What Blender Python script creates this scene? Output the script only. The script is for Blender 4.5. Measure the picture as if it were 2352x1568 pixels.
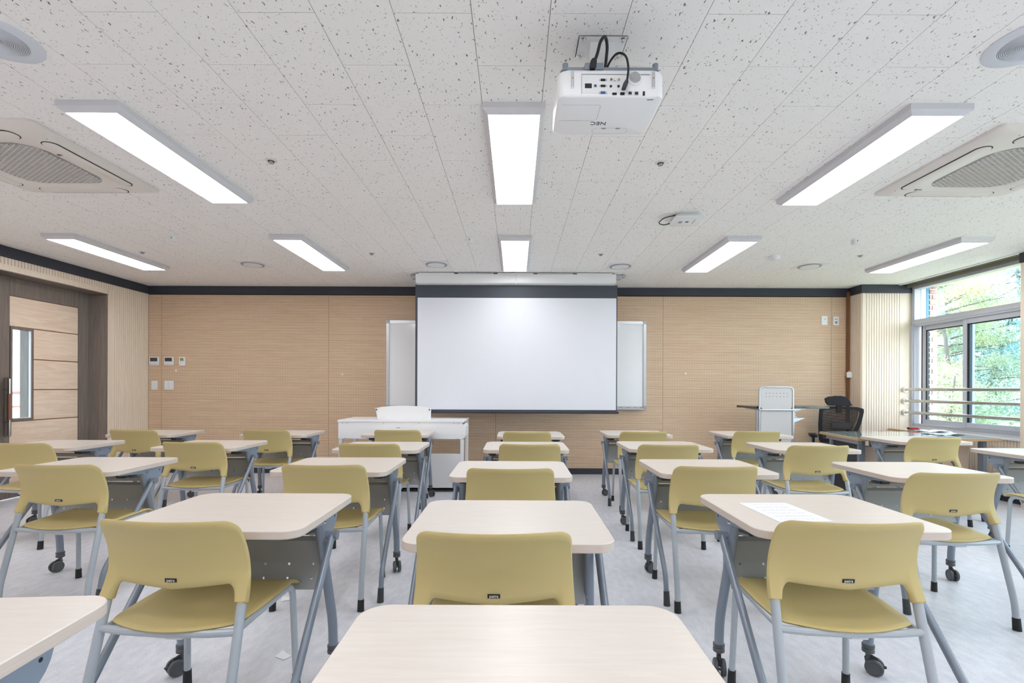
import bpy, bmesh, math, random
from mathutils import Vector, Matrix
random.seed(7)
scene = bpy.context.scene
for o in list(bpy.data.objects):
    bpy.data.objects.remove(o, do_unlink=True)
C = scene.collection
R = math.radians

# ------------------------------------------------------------------ camera, world, exposure
CAMZ, CEIL, DB = 1.22, 2.652, 6.88
F_PX, VPX, VPY = 1110.7, 1184.0, 891.0
cam = bpy.data.cameras.new('camera')
cam.sensor_width = 36.0
cam.lens = F_PX / 2352 * 36.0
cam.shift_x = -(VPX - 1176) / 2352
cam.shift_y = (VPY - 784) / 2352
cam.clip_start = 0.05
cam_o = bpy.data.objects.new('camera', cam)
C.objects.link(cam_o)
cam_o.location = (0, 0, CAMZ)
cam_o.rotation_euler = (Matrix.Rotation(R(90), 3, 'X') @ Matrix.Rotation(R(0.22), 3, 'Z')).to_euler()
scene.camera = cam_o

w = bpy.data.worlds.new('world')
scene.world = w
w.use_nodes = True
nt = w.node_tree
nt.nodes['Background'].inputs[0].default_value = (0.86, 0.94, 1.0, 1)
nt.nodes['Background'].inputs[1].default_value = 3.3
scene.view_settings.view_transform = 'Standard'
scene.view_settings.look = 'None'
scene.view_settings.gamma = 1.0
scene.view_settings.use_curve_mapping = False
scene.view_settings.exposure = 1.42
LAMP = 5.0

# ------------------------------------------------------------------ materials
def newmat(name):
    m = bpy.data.materials.new(name)
    m.use_nodes = True
    return m, m.node_tree, m.node_tree.nodes['Principled BSDF']

def lin(r, g, b):
    def f(c):
        c /= 255.0
        return c / 12.92 if c <= .04045 else ((c + .055) / 1.055) ** 2.4
    return (f(r), f(g), f(b), 1)

def plain(name, col, rough=.5, metal=0.0, spec=.5, bump=0, bscale=400, coat=0):
    m, t, p = newmat(name)
    p.inputs['Base Color'].default_value = col
    p.inputs['Roughness'].default_value = rough
    p.inputs['Metallic'].default_value = metal
    p.inputs['Specular IOR Level'].default_value = spec
    if coat:
        p.inputs['Coat Weight'].default_value = coat
    if bump:
        n = t.nodes.new('ShaderNodeTexNoise'); n.inputs['Scale'].default_value = bscale
        g = t.nodes.new('ShaderNodeNewGeometry')
        b = t.nodes.new('ShaderNodeBump'); b.inputs['Strength'].default_value = bump
        b.inputs['Distance'].default_value = .001
        t.links.new(g.outputs['Position'], n.inputs['Vector'])
        t.links.new(n.outputs['Fac'], b.inputs['Height'])
        t.links.new(b.outputs[0], p.inputs['Normal'])
    return m

def ramp(t, fac, stops):
    r = t.nodes.new('ShaderNodeValToRGB')
    el = r.color_ramp.elements
    while len(el) < len(stops):
        el.new(.5)
    for e, (pos, c) in zip(el, stops):
        e.position = pos; e.color = c
    t.links.new(fac, r.inputs['Fac'])
    return r

def wood(name, c1, c2, scale=(1, 1, 1), rough=.45, nscale=6.0, coord='pos', detail=6, rnd=True, dist=.6, c0=None):
    """grain runs along the axis whose scale is small"""
    m, t, p = newmat(name)
    if coord == 'pos':
        g = t.nodes.new('ShaderNodeNewGeometry'); vec = g.outputs['Position']
    else:
        g = t.nodes.new('ShaderNodeTexCoord'); vec = g.outputs['Object']
    mp = t.nodes.new('ShaderNodeMapping'); mp.inputs['Scale'].default_value = scale
    t.links.new(vec, mp.inputs['Vector'])
    vv = mp.outputs[0]
    if rnd:
        oi = t.nodes.new('ShaderNodeObjectInfo')
        ml = t.nodes.new('ShaderNodeMath'); ml.operation = 'MULTIPLY'; ml.inputs[1].default_value = 37.0
        t.links.new(oi.outputs['Random'], ml.inputs[0])
        ad = t.nodes.new('ShaderNodeVectorMath'); ad.operation = 'ADD'
        t.links.new(vv, ad.inputs[0]); t.links.new(ml.outputs[0], ad.inputs[1]); vv = ad.outputs[0]
    n = t.nodes.new('ShaderNodeTexNoise')
    n.inputs['Scale'].default_value = nscale; n.inputs['Detail'].default_value = detail
    n.inputs['Roughness'].default_value = .62; n.inputs['Distortion'].default_value = dist
    t.links.new(vv, n.inputs['Vector'])
    r = ramp(t, n.outputs['Fac'], [(.28, c1), (.5, c0 or tuple((a + b) / 2 for a, b in zip(c1, c2))), (.72, c2)])
    t.links.new(r.outputs[0], p.inputs['Base Color'])
    p.inputs['Roughness'].default_value = rough
    return m

M = {}
M['table'] = wood('cream_laminate', lin(205, 197, 189), lin(213, 207, 200), (2, 26, 26), .34, 3.0, 'obj')
M['table_edge'] = wood('cream_edge_band', lin(196, 182, 170), lin(208, 196, 186), (3, 3, 120), .45, 3.0, 'obj')
M['chair'] = plain('mustard_plastic', lin(195, 177, 121), .48, bump=.12, bscale=900)
M['chair_tube'] = plain('light_grey_tube', lin(176, 184, 192), .35, .15)
M['table_tube'] = plain('blue_grey_tube', lin(134, 144, 157), .28, .25)
M['plate'] = plain('blue_grey_plate', lin(140, 152, 168), .4, .1)
M['panel_grey'] = plain('modesty_grey', lin(158, 160, 160), .5, .1)
M['black'] = plain('black_rubber', lin(26, 27, 29), .55)
M['dark'] = plain('dark_plastic', lin(58, 60, 64), .5)
M['caster'] = plain('grey_caster', lin(84, 87, 92), .42)
M['chrome'] = plain('chrome', lin(215, 215, 218), .16, 1.0)
M['steel'] = plain('brushed_steel', lin(190, 188, 184), .24, 1.0)
M['alu'] = plain('aluminium', lin(196, 201, 207), .38, .75)
M['white'] = plain('white_paint', lin(236, 237, 239), .4)
M['whiteplastic'] = plain('white_plastic', lin(232, 234, 236), .35)
M['acwhite'] = plain('warm_white_plastic', lin(229, 223, 217), .45)
M['projwhite'] = plain('projector_white', lin(240, 241, 243), .38)
M['projgrey'] = plain('projector_grey', lin(128, 137, 149), .45)
M['greymetal'] = plain('grey_metal', lin(170, 172, 178), .4, .3)
M['lampframe'] = plain('lamp_frame', lin(212, 212, 217), .4, .1)
M['band'] = plain('charcoal_band', lin(53, 57, 67), .6)
M['whiteboard'] = plain('whiteboard', lin(250, 252, 255), .12, coat=.3)
M['screen'] = plain('screen_white', lin(223, 226, 234), .75)
M['screenblack'] = plain('screen_black', lin(66, 72, 82), .6)
M['lcd'] = plain('lcd_dark', lin(70, 70, 72), .2)
M['lcdgreen'] = plain('lcd_green', lin(150, 150, 108), .25)
M['brownpipe'] = plain('brown_conduit', lin(128, 84, 52), .45)
M['mesh'] = plain('black_mesh', lin(34, 36, 42), .7)
M['blacklacquer'] = plain('black_board', lin(24, 27, 32), .18, coat=.3)
M['blind'] = plain('olive_blind', lin(120, 118, 104), .7)
M['pvc'] = plain('window_pvc', lin(196, 198, 208), .35)
M['gasket'] = plain('gasket', lin(24, 34, 44), .5)
M['bluegasket'] = plain('blue_edge', lin(62, 120, 156), .4)
M['reveal'] = plain('reveal_white', lin(205, 222, 232), .6)
M['paper'] = plain('paper', lin(238, 240, 246), .6)
M['ink'] = plain('ink_grey', lin(96, 100, 112), .7)
M['red'] = plain('red_plastic', lin(176, 52, 46), .3)
M['blue'] = plain('blue_plastic', lin(44, 66, 122), .35)
M['green'] = plain('green_cable', lin(26, 62, 46), .5)
M['speaker'] = plain('speaker_white', lin(214, 218, 226), .5)
M['brownbar'] = plain('copper_brown', lin(138, 92, 76), .4)
M['wallwhite'] = plain('wall_white', lin(240, 237, 232), .8)
M['lecgrey'] = plain('lectern_grey', lin(200, 198, 197), .5)
M['textwhite'] = plain('text_white', lin(235, 235, 235), .5)
M['textblack'] = plain('text_black', lin(46, 48, 52), .5)
M['textgrey'] = plain('text_grey', lin(150, 152, 156), .5)
M['gold'] = plain('gold_jack', lin(206, 170, 70), .3, .8)
M['redjack'] = plain('red_jack', lin(160, 50, 40), .4)
M['bluejack'] = plain('blue_jack', lin(46, 92, 160), .4)
M['panelwood'] = wood('acoustic_slat_wood', lin(238, 202, 168), lin(251, 224, 196), (1.2, 1, 30), .5, 2.2)
M['slat_light'] = wood('pale_slat_wood', lin(225, 207, 187), lin(240, 226, 209), (30, 30, 1.6), .5, 3.0)
M['slat_edge'] = wood('pale_flat_wood', lin(223, 206, 186), lin(235, 221, 203), (14, 14, .8), .5, 3.0)
M['doorpanel'] = wood('door_oak_panel', lin(226, 200, 174), lin(246, 228, 208), (3, .9, 9), .45, 2.2, dist=1.6)
M['doorframe'] = wood('door_dark_frame', lin(112, 102, 96), lin(142, 130, 122), (22, 22, 1.0), .45, 3.0)
M['desktop'] = wood('desk_edge_wood', lin(196, 160, 116), lin(214, 180, 138), (2, 20, 20), .45, 3.0)
M['deskpanel'] = wood('desk_panel_wood', lin(200, 178, 158), lin(214, 194, 174), (2, 20, 20), .5, 3.0)
M['trunk'] = plain('pine_bark', lin(88, 86, 84), .9)
M['twig'] = plain('bare_twig', lin(190, 186, 178), .9)
M['trunkfar'] = plain('soil', lin(150, 150, 120), .9)

def groove_mat():
    m, t, p = newmat('groove_dark')
    g = t.nodes.new('ShaderNodeNewGeometry')
    wv = t.nodes.new('ShaderNodeTexWave'); wv.bands_direction = 'X'
    wv.inputs['Scale'].default_value = 9.0
    t.links.new(g.outputs['Position'], wv.inputs['Vector'])
    r = ramp(t, wv.outputs['Fac'], [(.35, lin(52, 36, 28)), (.65, lin(122, 92, 70))])
    t.links.new(r.outputs[0], p.inputs['Base Color'])
    p.inputs['Roughness'].default_value = .8
    return m
M['groove'] = groove_mat()
M['slotback'] = plain('slot_back', lin(128, 108, 88), .8)

def ceiling_mat():
    m, t, p = newmat('fissured_tile')
    g = t.nodes.new('ShaderNodeNewGeometry')
    nz = t.nodes.new('ShaderNodeTexNoise'); nz.inputs['Scale'].default_value = 60; nz.inputs['Detail'].default_value = 2
    t.links.new(g.outputs['Position'], nz.inputs['Vector'])
    sub = t.nodes.new('ShaderNodeVectorMath'); sub.operation = 'SUBTRACT'; sub.inputs[1].default_value = (.5, .5, .5)
    t.links.new(nz.outputs['Color'], sub.inputs[0])
    sc = t.nodes.new('ShaderNodeVectorMath'); sc.operation = 'SCALE'; sc.inputs['Scale'].default_value = .022
    t.links.new(sub.outputs[0], sc.inputs[0])
    ad = t.nodes.new('ShaderNodeVectorMath'); ad.operation = 'ADD'
    t.links.new(g.outputs['Position'], ad.inputs[0]); t.links.new(sc.outputs[0], ad.inputs[1])
    def marks(scale, thr0, thr1, amount):
        mp = t.nodes.new('ShaderNodeMapping'); mp.inputs['Scale'].default_value = scale
        t.links.new(ad.outputs[0], mp.inputs['Vector'])
        v = t.nodes.new('ShaderNodeTexVoronoi'); v.inputs['Scale'].default_value = 1.0
        v.voronoi_dimensions = '2D'
        t.links.new(mp.outputs[0], v.inputs['Vector'])
        sep = t.nodes.new('ShaderNodeSeparateColor'); t.links.new(v.outputs['Color'], sep.inputs[0])
        mr = t.nodes.new('ShaderNodeMapRange')
        mr.inputs['From Min'].default_value = 0; mr.inputs['From Max'].default_value = 1
        mr.inputs['To Min'].default_value = thr0; mr.inputs['To Max'].default_value = thr1
        t.links.new(sep.outputs[0], mr.inputs['Value'])
        dv = t.nodes.new('ShaderNodeMath'); dv.operation = 'SUBTRACT'
        t.links.new(mr.outputs[0], dv.inputs[0]); t.links.new(v.outputs['Distance'], dv.inputs[1])
        s = t.nodes.new('ShaderNodeMapRange')
        s.inputs['From Min'].default_value = 0; s.inputs['From Max'].default_value = .07
        s.inputs['To Min'].default_value = 0; s.inputs['To Max'].default_value = amount
        t.links.new(dv.outputs[0], s.inputs['Value'])
        return s.outputs[0]
    a = marks((56, 21, 1), -.21, .19, .85)
    b = marks((98, 84, 1), -.36, .20, .8)
    mx = t.nodes.new('ShaderNodeMath'); mx.operation = 'MAXIMUM'
    t.links.new(a, mx.inputs[0]); t.links.new(b, mx.inputs[1])
    mix = t.nodes.new('ShaderNodeMix'); mix.data_type = 'RGBA'
    mix.inputs['A'].default_value = lin(247, 245, 243)
    mix.inputs['B'].default_value = lin(64, 60, 56)
    t.links.new(mx.outputs[0], mix.inputs['Factor'])
    t.links.new(mix.outputs['Result'], p.inputs['Base Color'])
    bp = t.nodes.new('ShaderNodeBump'); bp.inputs['Strength'].default_value = .25; bp.inputs['Distance'].default_value = .002
    bp.invert = True
    t.links.new(mx.outputs[0], bp.inputs['Height']); t.links.new(bp.outputs[0], p.inputs['Normal'])
    p.inputs['Roughness'].default_value = .85
    return m
M['tile'] = ceiling_mat()

def floor_mat():
    m, t, p = newmat('speckled_vinyl')
    g = t.nodes.new('ShaderNodeNewGeometry')
    n1 = t.nodes.new('ShaderNodeTexNoise'); n1.inputs['Scale'].default_value = 230; n1.inputs['Detail'].default_value = 3
    n2 = t.nodes.new('ShaderNodeTexNoise'); n2.inputs['Scale'].default_value = 28; n2.inputs['Detail'].default_value = 5
    mp = t.nodes.new('ShaderNodeMapping'); mp.inputs['Scale'].default_value = (1, .45, 1)
    t.links.new(g.outputs['Position'], mp.inputs['Vector'])
    for n in (n1, n2):
        t.links.new(mp.outputs[0], n.inputs['Vector'])
    mxn = t.nodes.new('ShaderNodeMath'); mxn.operation = 'ADD'
    t.links.new(n1.outputs['Fac'], mxn.inputs[0]); t.links.new(n2.outputs['Fac'], mxn.inputs[1])
    hf = t.nodes.new('ShaderNodeMath'); hf.operation = 'MULTIPLY'; hf.inputs[1].default_value = .5
    t.links.new(mxn.outputs[0], hf.inputs[0])
    r = ramp(t, hf.outputs[0], [(.36, lin(204, 207, 218)), (.5, lin(216, 219, 229)), (.64, lin(227, 230, 238))])
    v = t.nodes.new('ShaderNodeTexVoronoi'); v.inputs['Scale'].default_value = 5.0
    t.links.new(g.outputs['Position'], v.inputs['Vector'])
    lt = t.nodes.new('ShaderNodeMath'); lt.operation = 'LESS_THAN'; lt.inputs[1].default_value = .018
    t.links.new(v.outputs['Distance'], lt.inputs[0])
    mix = t.nodes.new('ShaderNodeMix'); mix.data_type = 'RGBA'
    mix.inputs['B'].default_value = lin(92, 88, 88)
    t.links.new(r.outputs[0], mix.inputs['A']); t.links.new(lt.outputs[0], mix.inputs['Factor'])
    t.links.new(mix.outputs['Result'], p.inputs['Base Color'])
    p.inputs['Roughness'].default_value = .36
    p.inputs['Specular IOR Level'].default_value = .45
    return m
M['floor'] = floor_mat()

def emit(name, col, s):
    m = bpy.data.materials.new(name); m.use_nodes = True
    t = m.node_tree; t.nodes.clear()
    e = t.nodes.new('ShaderNodeEmission'); o = t.nodes.new('ShaderNodeOutputMaterial')
    e.inputs[0].default_value = col; e.inputs[1].default_value = s
    t.links.new(e.outputs[0], o.inputs[0])
    return m
M['lamp'] = emit('led_diffuser', (1.0, .98, .985, 1), LAMP)

def glass(name, tint, refl=.07, rough=.0):
    m = bpy.data.materials.new(name); m.use_nodes = True
    t = m.node_tree; t.nodes.clear()
    tr = t.nodes.new('ShaderNodeBsdfTransparent'); tr.inputs[0].default_value = tint
    gl = t.nodes.new('ShaderNodeBsdfGlossy'); gl.inputs['Roughness'].default_value = rough
    lw = t.nodes.new('ShaderNodeLayerWeight'); lw.inputs['Blend'].default_value = .5
    pw = t.nodes.new('ShaderNodeMath'); pw.operation = 'POWER'; pw.inputs[1].default_value = 4.0
    t.links.new(lw.outputs['Facing'], pw.inputs[0])
    fr = t.nodes.new('ShaderNodeMath'); fr.operation = 'MULTIPLY_ADD'
    fr.inputs[1].default_value = .5; fr.inputs[2].default_value = .03
    t.links.new(pw.outputs[0], fr.inputs[0])
    mx = t.nodes.new('ShaderNodeMixShader'); o = t.nodes.new('ShaderNodeOutputMaterial')
    t.links.new(fr.outputs[0], mx.inputs[0]); t.links.new(tr.outputs[0], mx.inputs[1])
    t.links.new(gl.outputs[0], mx.inputs[2]); t.links.new(mx.outputs[0], o.inputs[0])
    return m
M['glass'] = glass('clear_glass', (.92, .97, .98, 1))
M['glass_screened'] = glass('glass_with_insect_screen', (.72, .85, .92, 1))
M['corrglass'] = glass('corridor_glass', (.42, .50, .54, 1))
M['plasticwrap'] = glass('plastic_wrap', (.80, .82, .84, 1))

def deskglass():
    m, t, p = newmat('desk_glass')
    p.inputs['Base Color'].default_value = (.62, .78, .76, 1)
    p.inputs['Roughness'].default_value = .03
    p.inputs['Coat Weight'].default_value = 1.0
    p.inputs['Coat Roughness'].default_value = .02
    p.inputs['Specular IOR Level'].default_value = .8
    return m
M['deskglass'] = deskglass()

def foliage(name, c1, c2):
    m, t, p = newmat(name)
    g = t.nodes.new('ShaderNodeNewGeometry')
    n = t.nodes.new('ShaderNodeTexNoise'); n.inputs['Scale'].default_value = 1.6; n.inputs['Detail'].default_value = 4
    t.links.new(g.outputs['Position'], n.inputs['Vector'])
    r = ramp(t, n.outputs['Fac'], [(.35, c1), (.65, c2)])
    t.links.new(r.outputs[0], p.inputs['Base Color'])
    p.inputs['Roughness'].default_value = .8
    p.inputs['Transmission Weight'].default_value = 0
    return m
M['needle1'] = foliage('pine_needles', lin(124, 146, 124), lin(190, 187, 136))
M['needle2'] = foliage('pine_needles_blue', lin(98, 136, 148), lin(150, 176, 166))

def brickmat():
    m, t, p = newmat('red_brick')
    oi = t.nodes.new('ShaderNodeObjectInfo')
    r = ramp(t, oi.outputs['Random'], [(0, lin(176, 146, 142)), (.5, lin(186, 156, 150)), (1, lin(196, 168, 162))])
    g = t.nodes.new('ShaderNodeNewGeometry')
    n = t.nodes.new('ShaderNodeTexNoise'); n.inputs['Scale'].default_value = 90
    t.links.new(g.outputs['Position'], n.inputs['Vector'])
    b = t.nodes.new('ShaderNodeBump'); b.inputs['Strength'].default_value = .4; b.inputs['Distance'].default_value = .003
    t.links.new(n.outputs['Fac'], b.inputs['Height']); t.links.new(b.outputs[0], p.inputs['Normal'])
    t.links.new(r.outputs[0], p.inputs['Base Color'])
    p.inputs['Roughness'].default_value = .9
    return m
M['brick'] = brickmat()
M['mortar'] = plain('mortar', lin(238, 241, 243), .9)

def paper_mat():
    m, t, p = newmat('printed_sheet')
    tc = t.nodes.new('ShaderNodeTexCoord')
    sep = t.nodes.new('ShaderNodeSeparateXYZ'); t.links.new(tc.outputs['Object'], sep.inputs[0])
    def mth(op, a, b=None, v=None):
        n = t.nodes.new('ShaderNodeMath'); n.operation = op
        t.links.new(a, n.inputs[0])
        if b is not None: t.links.new(b, n.inputs[1])
        if v is not None: n.inputs[1].default_value = v
        return n.outputs[0]
    fr = mth('FRACT', mth('MULTIPLY', sep.outputs[1], v=22.0))
    row = mth('LESS_THAN', mth('ABSOLUTE', mth('SUBTRACT', fr, v=.5)), v=.16)
    n = t.nodes.new('ShaderNodeTexNoise'); n.inputs['Scale'].default_value = 260
    t.links.new(tc.outputs['Object'], n.inputs['Vector'])
    ink = mth('GREATER_THAN', n.outputs['Fac'], v=.55)
    inx = mth('LESS_THAN', mth('ABSOLUTE', sep.outputs[0]), v=.075)
    iny = mth('LESS_THAN', mth('ABSOLUTE', sep.outputs[1]), v=.115)
    a = mth('MULTIPLY', mth('MULTIPLY', row, ink), mth('MULTIPLY', inx, iny))
    a = mth('MULTIPLY', a, v=.5)
    mix = t.nodes.new('ShaderNodeMix'); mix.data_type = 'RGBA'
    mix.inputs['A'].default_value = lin(226, 228, 234); mix.inputs['B'].default_value = lin(90, 96, 116)
    t.links.new(a, mix.inputs['Factor']); t.links.new(mix.outputs['Result'], p.inputs['Base Color'])
    p.inputs['Roughness'].default_value = .7
    return m
M['sheet'] = paper_mat()

# ------------------------------------------------------------------ mesh helpers
class MB:
    def __init__(s):
        s.v = []; s.f = []; s.mi = []
    def add(s, vs, fs, mi=0):
        o = len(s.v)
        s.v += [tuple(p) for p in vs]
        for f in fs:
            s.f.append([i + o for i in f]); s.mi.append(mi)
        return s
    def box(s, x0, x1, y0, y1, z0, z1, mi=0):
        vs = [(x, y, z) for x in (x0, x1) for y in (y0, y1) for z in (z0, z1)]
        fs = [(0, 1, 3, 2), (4, 6, 7, 5), (0, 4, 5, 1), (2, 3, 7, 6), (0, 2, 6, 4), (1, 5, 7, 3)]
        return s.add(vs, fs, mi)
    def cyl(s, p0, p1, r0, r1=None, seg=14, mi=0, cap=True):
        if r1 is None: r1 = r0
        return s.sweep([p0, p1], [r0, r1], seg, mi, cap)
    def sweep(s, pts, rad, seg=10, mi=0, cap=True):
        pts = [Vector(p) for p in pts]
        if not isinstance(rad, (list, tuple)): rad = [rad] * len(pts)
        n = len(pts); T = []
        for i in range(n):
            a = pts[max(i - 1, 0)]; b = pts[min(i + 1, n - 1)]
            T.append((b - a).normalized())
        ref = Vector((0, 0, 1)) if abs(T[0].z) < .9 else Vector((1, 0, 0))
        u = T[0].cross(ref).normalized()
        vs = []; fs = []
        for i in range(n):
            u = (u - T[i] * u.dot(T[i])).normalized()
            w_ = T[i].cross(u)
            for k in range(seg):
                a = 2 * math.pi * k / seg
                vs.append(pts[i] + (u * math.cos(a) + w_ * math.sin(a)) * rad[i])
        for i in range(n - 1):
            for k in range(seg):
                k2 = (k + 1) % seg
                fs.append((i * seg + k, i * seg + k2, (i + 1) * seg + k2, (i + 1) * seg + k))
        if cap:
            fs.append(tuple(reversed(range(seg)))); fs.append(tuple((n - 1) * seg + k for k in range(seg)))
        return s.add(vs, fs, mi)
    def tube(s, pts, r, fil=.03, seg=10, mi=0, n=5):
        return s.sweep(fillet(pts, fil, n), r, seg, mi)
    def prism(s, poly, axis, a0, a1, mi=0):
        """poly: 2D points; axis x: (y,z), y: (x,z), z: (x,y)"""
        def P(p, a):
            return (a, p[0], p[1]) if axis == 'x' else (p[0], a, p[1]) if axis == 'y' else (p[0], p[1], a)
        n = len(poly)
        vs = [P(p, a0) for p in poly] + [P(p, a1) for p in poly]
        fs = [tuple(range(n)), tuple(reversed(range(n, 2 * n)))]
        fs += [(i, i + n, (i + 1) % n + n, (i + 1) % n) for i in range(n)]
        return s.add(vs, fs, mi)
    def rings(s, loops, mi=0, cap0=False, cap1=False):
        n = len(loops[0]); vs = [p for l in loops for p in l]; fs = []
        for i in range(len(loops) - 1):
            for k in range(n):
                k2 = (k + 1) % n
                fs.append((i * n + k, i * n + k2, (i + 1) * n + k2, (i + 1) * n + k))
        if cap0: fs.append(tuple(reversed(range(n))))
        if cap1: fs.append(tuple((len(loops) - 1) * n + k for k in range(n)))
        return s.add(vs, fs, mi)
    def lathe(s, prof, c=(0, 0, 0), seg=24, mi=0):
        loops = [[(c[0] + r * math.cos(2 * math.pi * k / seg), c[1] + r * math.sin(2 * math.pi * k / seg), c[2] + z) for k in range(seg)] for r, z in prof]
        return s.rings(loops, mi, True, True)
    def mesh(s, name, mats, bevel=0, smooth=35, bseg=2):
        me = bpy.data.meshes.new(name)
        me.from_pydata(s.v, [], s.f)
        bm = bmesh.new(); bm.from_mesh(me)
        for f, k in zip(bm.faces, s.mi): f.material_index = k
        bmesh.ops.recalc_face_normals(bm, faces=bm.faces)
        if bevel:
            es = [e for e in bm.edges if len(e.link_faces) == 2 and e.calc_face_angle(0) > R(30)]
            bmesh.ops.bevel(bm, geom=es, offset=bevel, segments=bseg, affect='EDGES', clamp_overlap=True)
        if smooth:
            for f in bm.faces: f.smooth = True
        bm.to_mesh(me); bm.free()
        if smooth: me.set_sharp_from_angle(angle=R(smooth))
        if not isinstance(mats, (list, tuple)): mats = [mats]
        for m in mats: me.materials.append(M[m] if isinstance(m, str) else m)
        return me

def fillet(pts, r, n=5):
    pts = [Vector(p) for p in pts]; out = [pts[0]]
    for i in range(1, len(pts) - 1):
        a, b, c = pts[i - 1], pts[i], pts[i + 1]
        d = min(r, (a - b).length * .49, (c - b).length * .49)
        p = b + (a - b).normalized() * d; q = b + (c - b).normalized() * d
        for k in range(n + 1):
            t = k / n
            out.append(p * (1 - t) ** 2 + b * 2 * t * (1 - t) + q * t * t)
    out.append(pts[-1])
    return out

def rrect(hx, hy, r, n=6, cx=0, cy=0):
    out = []
    for sx, sy, a0 in ((1, 1, 0), (-1, 1, 90), (-1, -1, 180), (1, -1, 270)):
        for k in range(n + 1):
            a = R(a0 + 90 * k / n)
            out.append((cx + sx * (hx - r) + r * math.cos(a), cy + sy * (hy - r) + r * math.sin(a)))
    return out

def shell(verts, faces, th, lip=.35, thv=None):
    """closed thin shell with a rounded rim from an open surface"""
    bm = bmesh.new()
    bv = [bm.verts.new(p) for p in verts]
    for f in faces: bm.faces.new([bv[i] for i in f])
    bmesh.ops.recalc_face_normals(bm, faces=bm.faces)
    bm.normal_update(); bm.verts.index_update()
    N = [v.normal.copy() for v in bv]; P = [v.co.copy() for v in bv]
    out = {}
    bed = []
    for e in bm.edges:
        if len(e.link_faces) == 1:
            f = e.link_faces[0]
            d = (e.verts[1].co - e.verts[0].co)
            o = d.cross(f.normal).normalized()
            mid = (e.verts[0].co + e.verts[1].co) / 2
            if o.dot(mid - f.calc_center_median()) < 0: o = -o
            l = e.link_loops[0]
            bed.append((l.vert.index, l.link_loop_next.vert.index))
            for v in e.verts: out[v.index] = out.get(v.index, Vector()) + o
    fs0 = [[v.index for v in f.verts] for f in bm.faces]
    bm.free()
    n = len(P); mb = MB()
    T_ = thv or [th] * n
    vs = [P[i] + N[i] * T_[i] / 2 for i in range(n)] + [P[i] - N[i] * T_[i] / 2 for i in range(n)]
    idx = {}
    for i, o in out.items():
        idx[i] = len(vs); vs.append(P[i] + (o.normalized() if o.length else o) * th * lip)
    fs = [f for f in fs0] + [[i + n for i in reversed(f)] for f in fs0]
    for a, b in bed:
        fs.append([b, a, idx[a], idx[b]]); fs.append([idx[b], idx[a], a + n, b + n])
    mb.add(vs, fs)
    return mb

def obj(name, me, parent=None, loc=None, rot=None, kind=None, label=None):
    o = bpy.data.objects.new(name, me); C.objects.link(o)
    if parent: o.parent = parent
    if loc: o.location = loc
    if rot: o.rotation_euler = rot
    if kind: o['kind'] = kind
    if label: o['label'] = label
    return o

def thing(name, label, cat, loc=(0, 0, 0), rz=0, group=None):
    o = bpy.data.objects.new(name, None); C.objects.link(o)
    o.empty_display_size = .1
    o.location = loc; o.rotation_euler = (0, 0, rz)
    tag(o, label, cat, group)
    return o

def tag(o, label, cat, group=None):
    o['label'] = label; o['category'] = cat
    if group: o['group'] = group
    return o

def struct(name, me, label=None, parent=None):
    o = obj(name, me, parent)
    if not parent:
        o['kind'] = 'structure'
        o['label'] = label; o['category'] = name.split('_')[0]
    return o

def copytree(o, parent=None):
    c = o.copy(); C.objects.link(c); c.parent = parent
    for ch in list(o.children): copytree(ch, c)
    return c

def text_mesh(body, size, mat, ext=.0004):
    cu = bpy.data.curves.new('t', 'FONT'); cu.body = body; cu.size = size; cu.extrude = ext
    cu.align_x = 'CENTER'; cu.align_y = 'CENTER'; cu.resolution_u = 3
    o = bpy.data.objects.new('t', cu); C.objects.link(o)
    dg = bpy.context.evaluated_depsgraph_get()
    me = bpy.data.meshes.new_from_object(o.evaluated_get(dg))
    bpy.data.objects.remove(o, do_unlink=True)
    me.materials.clear(); me.materials.append(M[mat])
    return me

# ------------------------------------------------------------------ the room shell
XL, XR, YB = -5.22, 5.44, -2.6
fl = struct('floor', MB().box(XL - 3.2, XR + .32, YB - .1, DB + .2, -.06, 0).mesh('floor', 'floor', smooth=0), 'pale grey speckled vinyl floor of the classroom')

# ceiling: dark backing plus single fissured tiles
ce = struct('ceiling', MB().box(XL - .1, 5.24, YB - .1, DB + .1, CEIL + .004, CEIL + .05).mesh('ceiling', 'slotback', smooth=0), 'white fissured mineral tile ceiling with staggered joints')
tile_me = MB().box(-.1488, .1488, -.2988, .2988, 0, .005).mesh('ceiling_tile', 'tile', smooth=0)
tiles = []; rest = MB()
def px(x, y, z):
    return VPX + x / y * F_PX, VPY - (z - CAMZ) / y * F_PX
for n in range(-17, 19):
    x0 = -.173 + .3 * n
    if x0 + .3 < XL or x0 > 5.24: continue
    off = 1.849 if n % 2 else 2.149
    for k in range(-9, 10):
        y0 = off + .6 * k
        if y0 > DB or y0 + .6 < YB: continue
        a, b, c, d = max(x0, XL), min(x0 + .3, 5.24), max(y0, YB), min(y0 + .6, DB)
        whole = b - a > .299 and d - c > .599
        vis = False; area = 0
        if d > 1.75:
            yy = max(c, 1.0)
            p1 = px(a, yy, CEIL); p2 = px(b, yy, CEIL); p3 = px(a, d, CEIL); p4 = px(b, d, CEIL)
            xs = [p[0] for p in (p1, p2, p3, p4)]
            vis = max(xs) > 0 and min(xs) < 2352 and max(p3[1], p4[1]) > 0
            area = (p3[1] - max(p1[1], 0)) * (p2[0] - p1[0])
        tiles.append((area if vis else -1, a, b, c, d, whole))
tiles.sort(key=lambda q: -q[0])
cnt = 0
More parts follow.
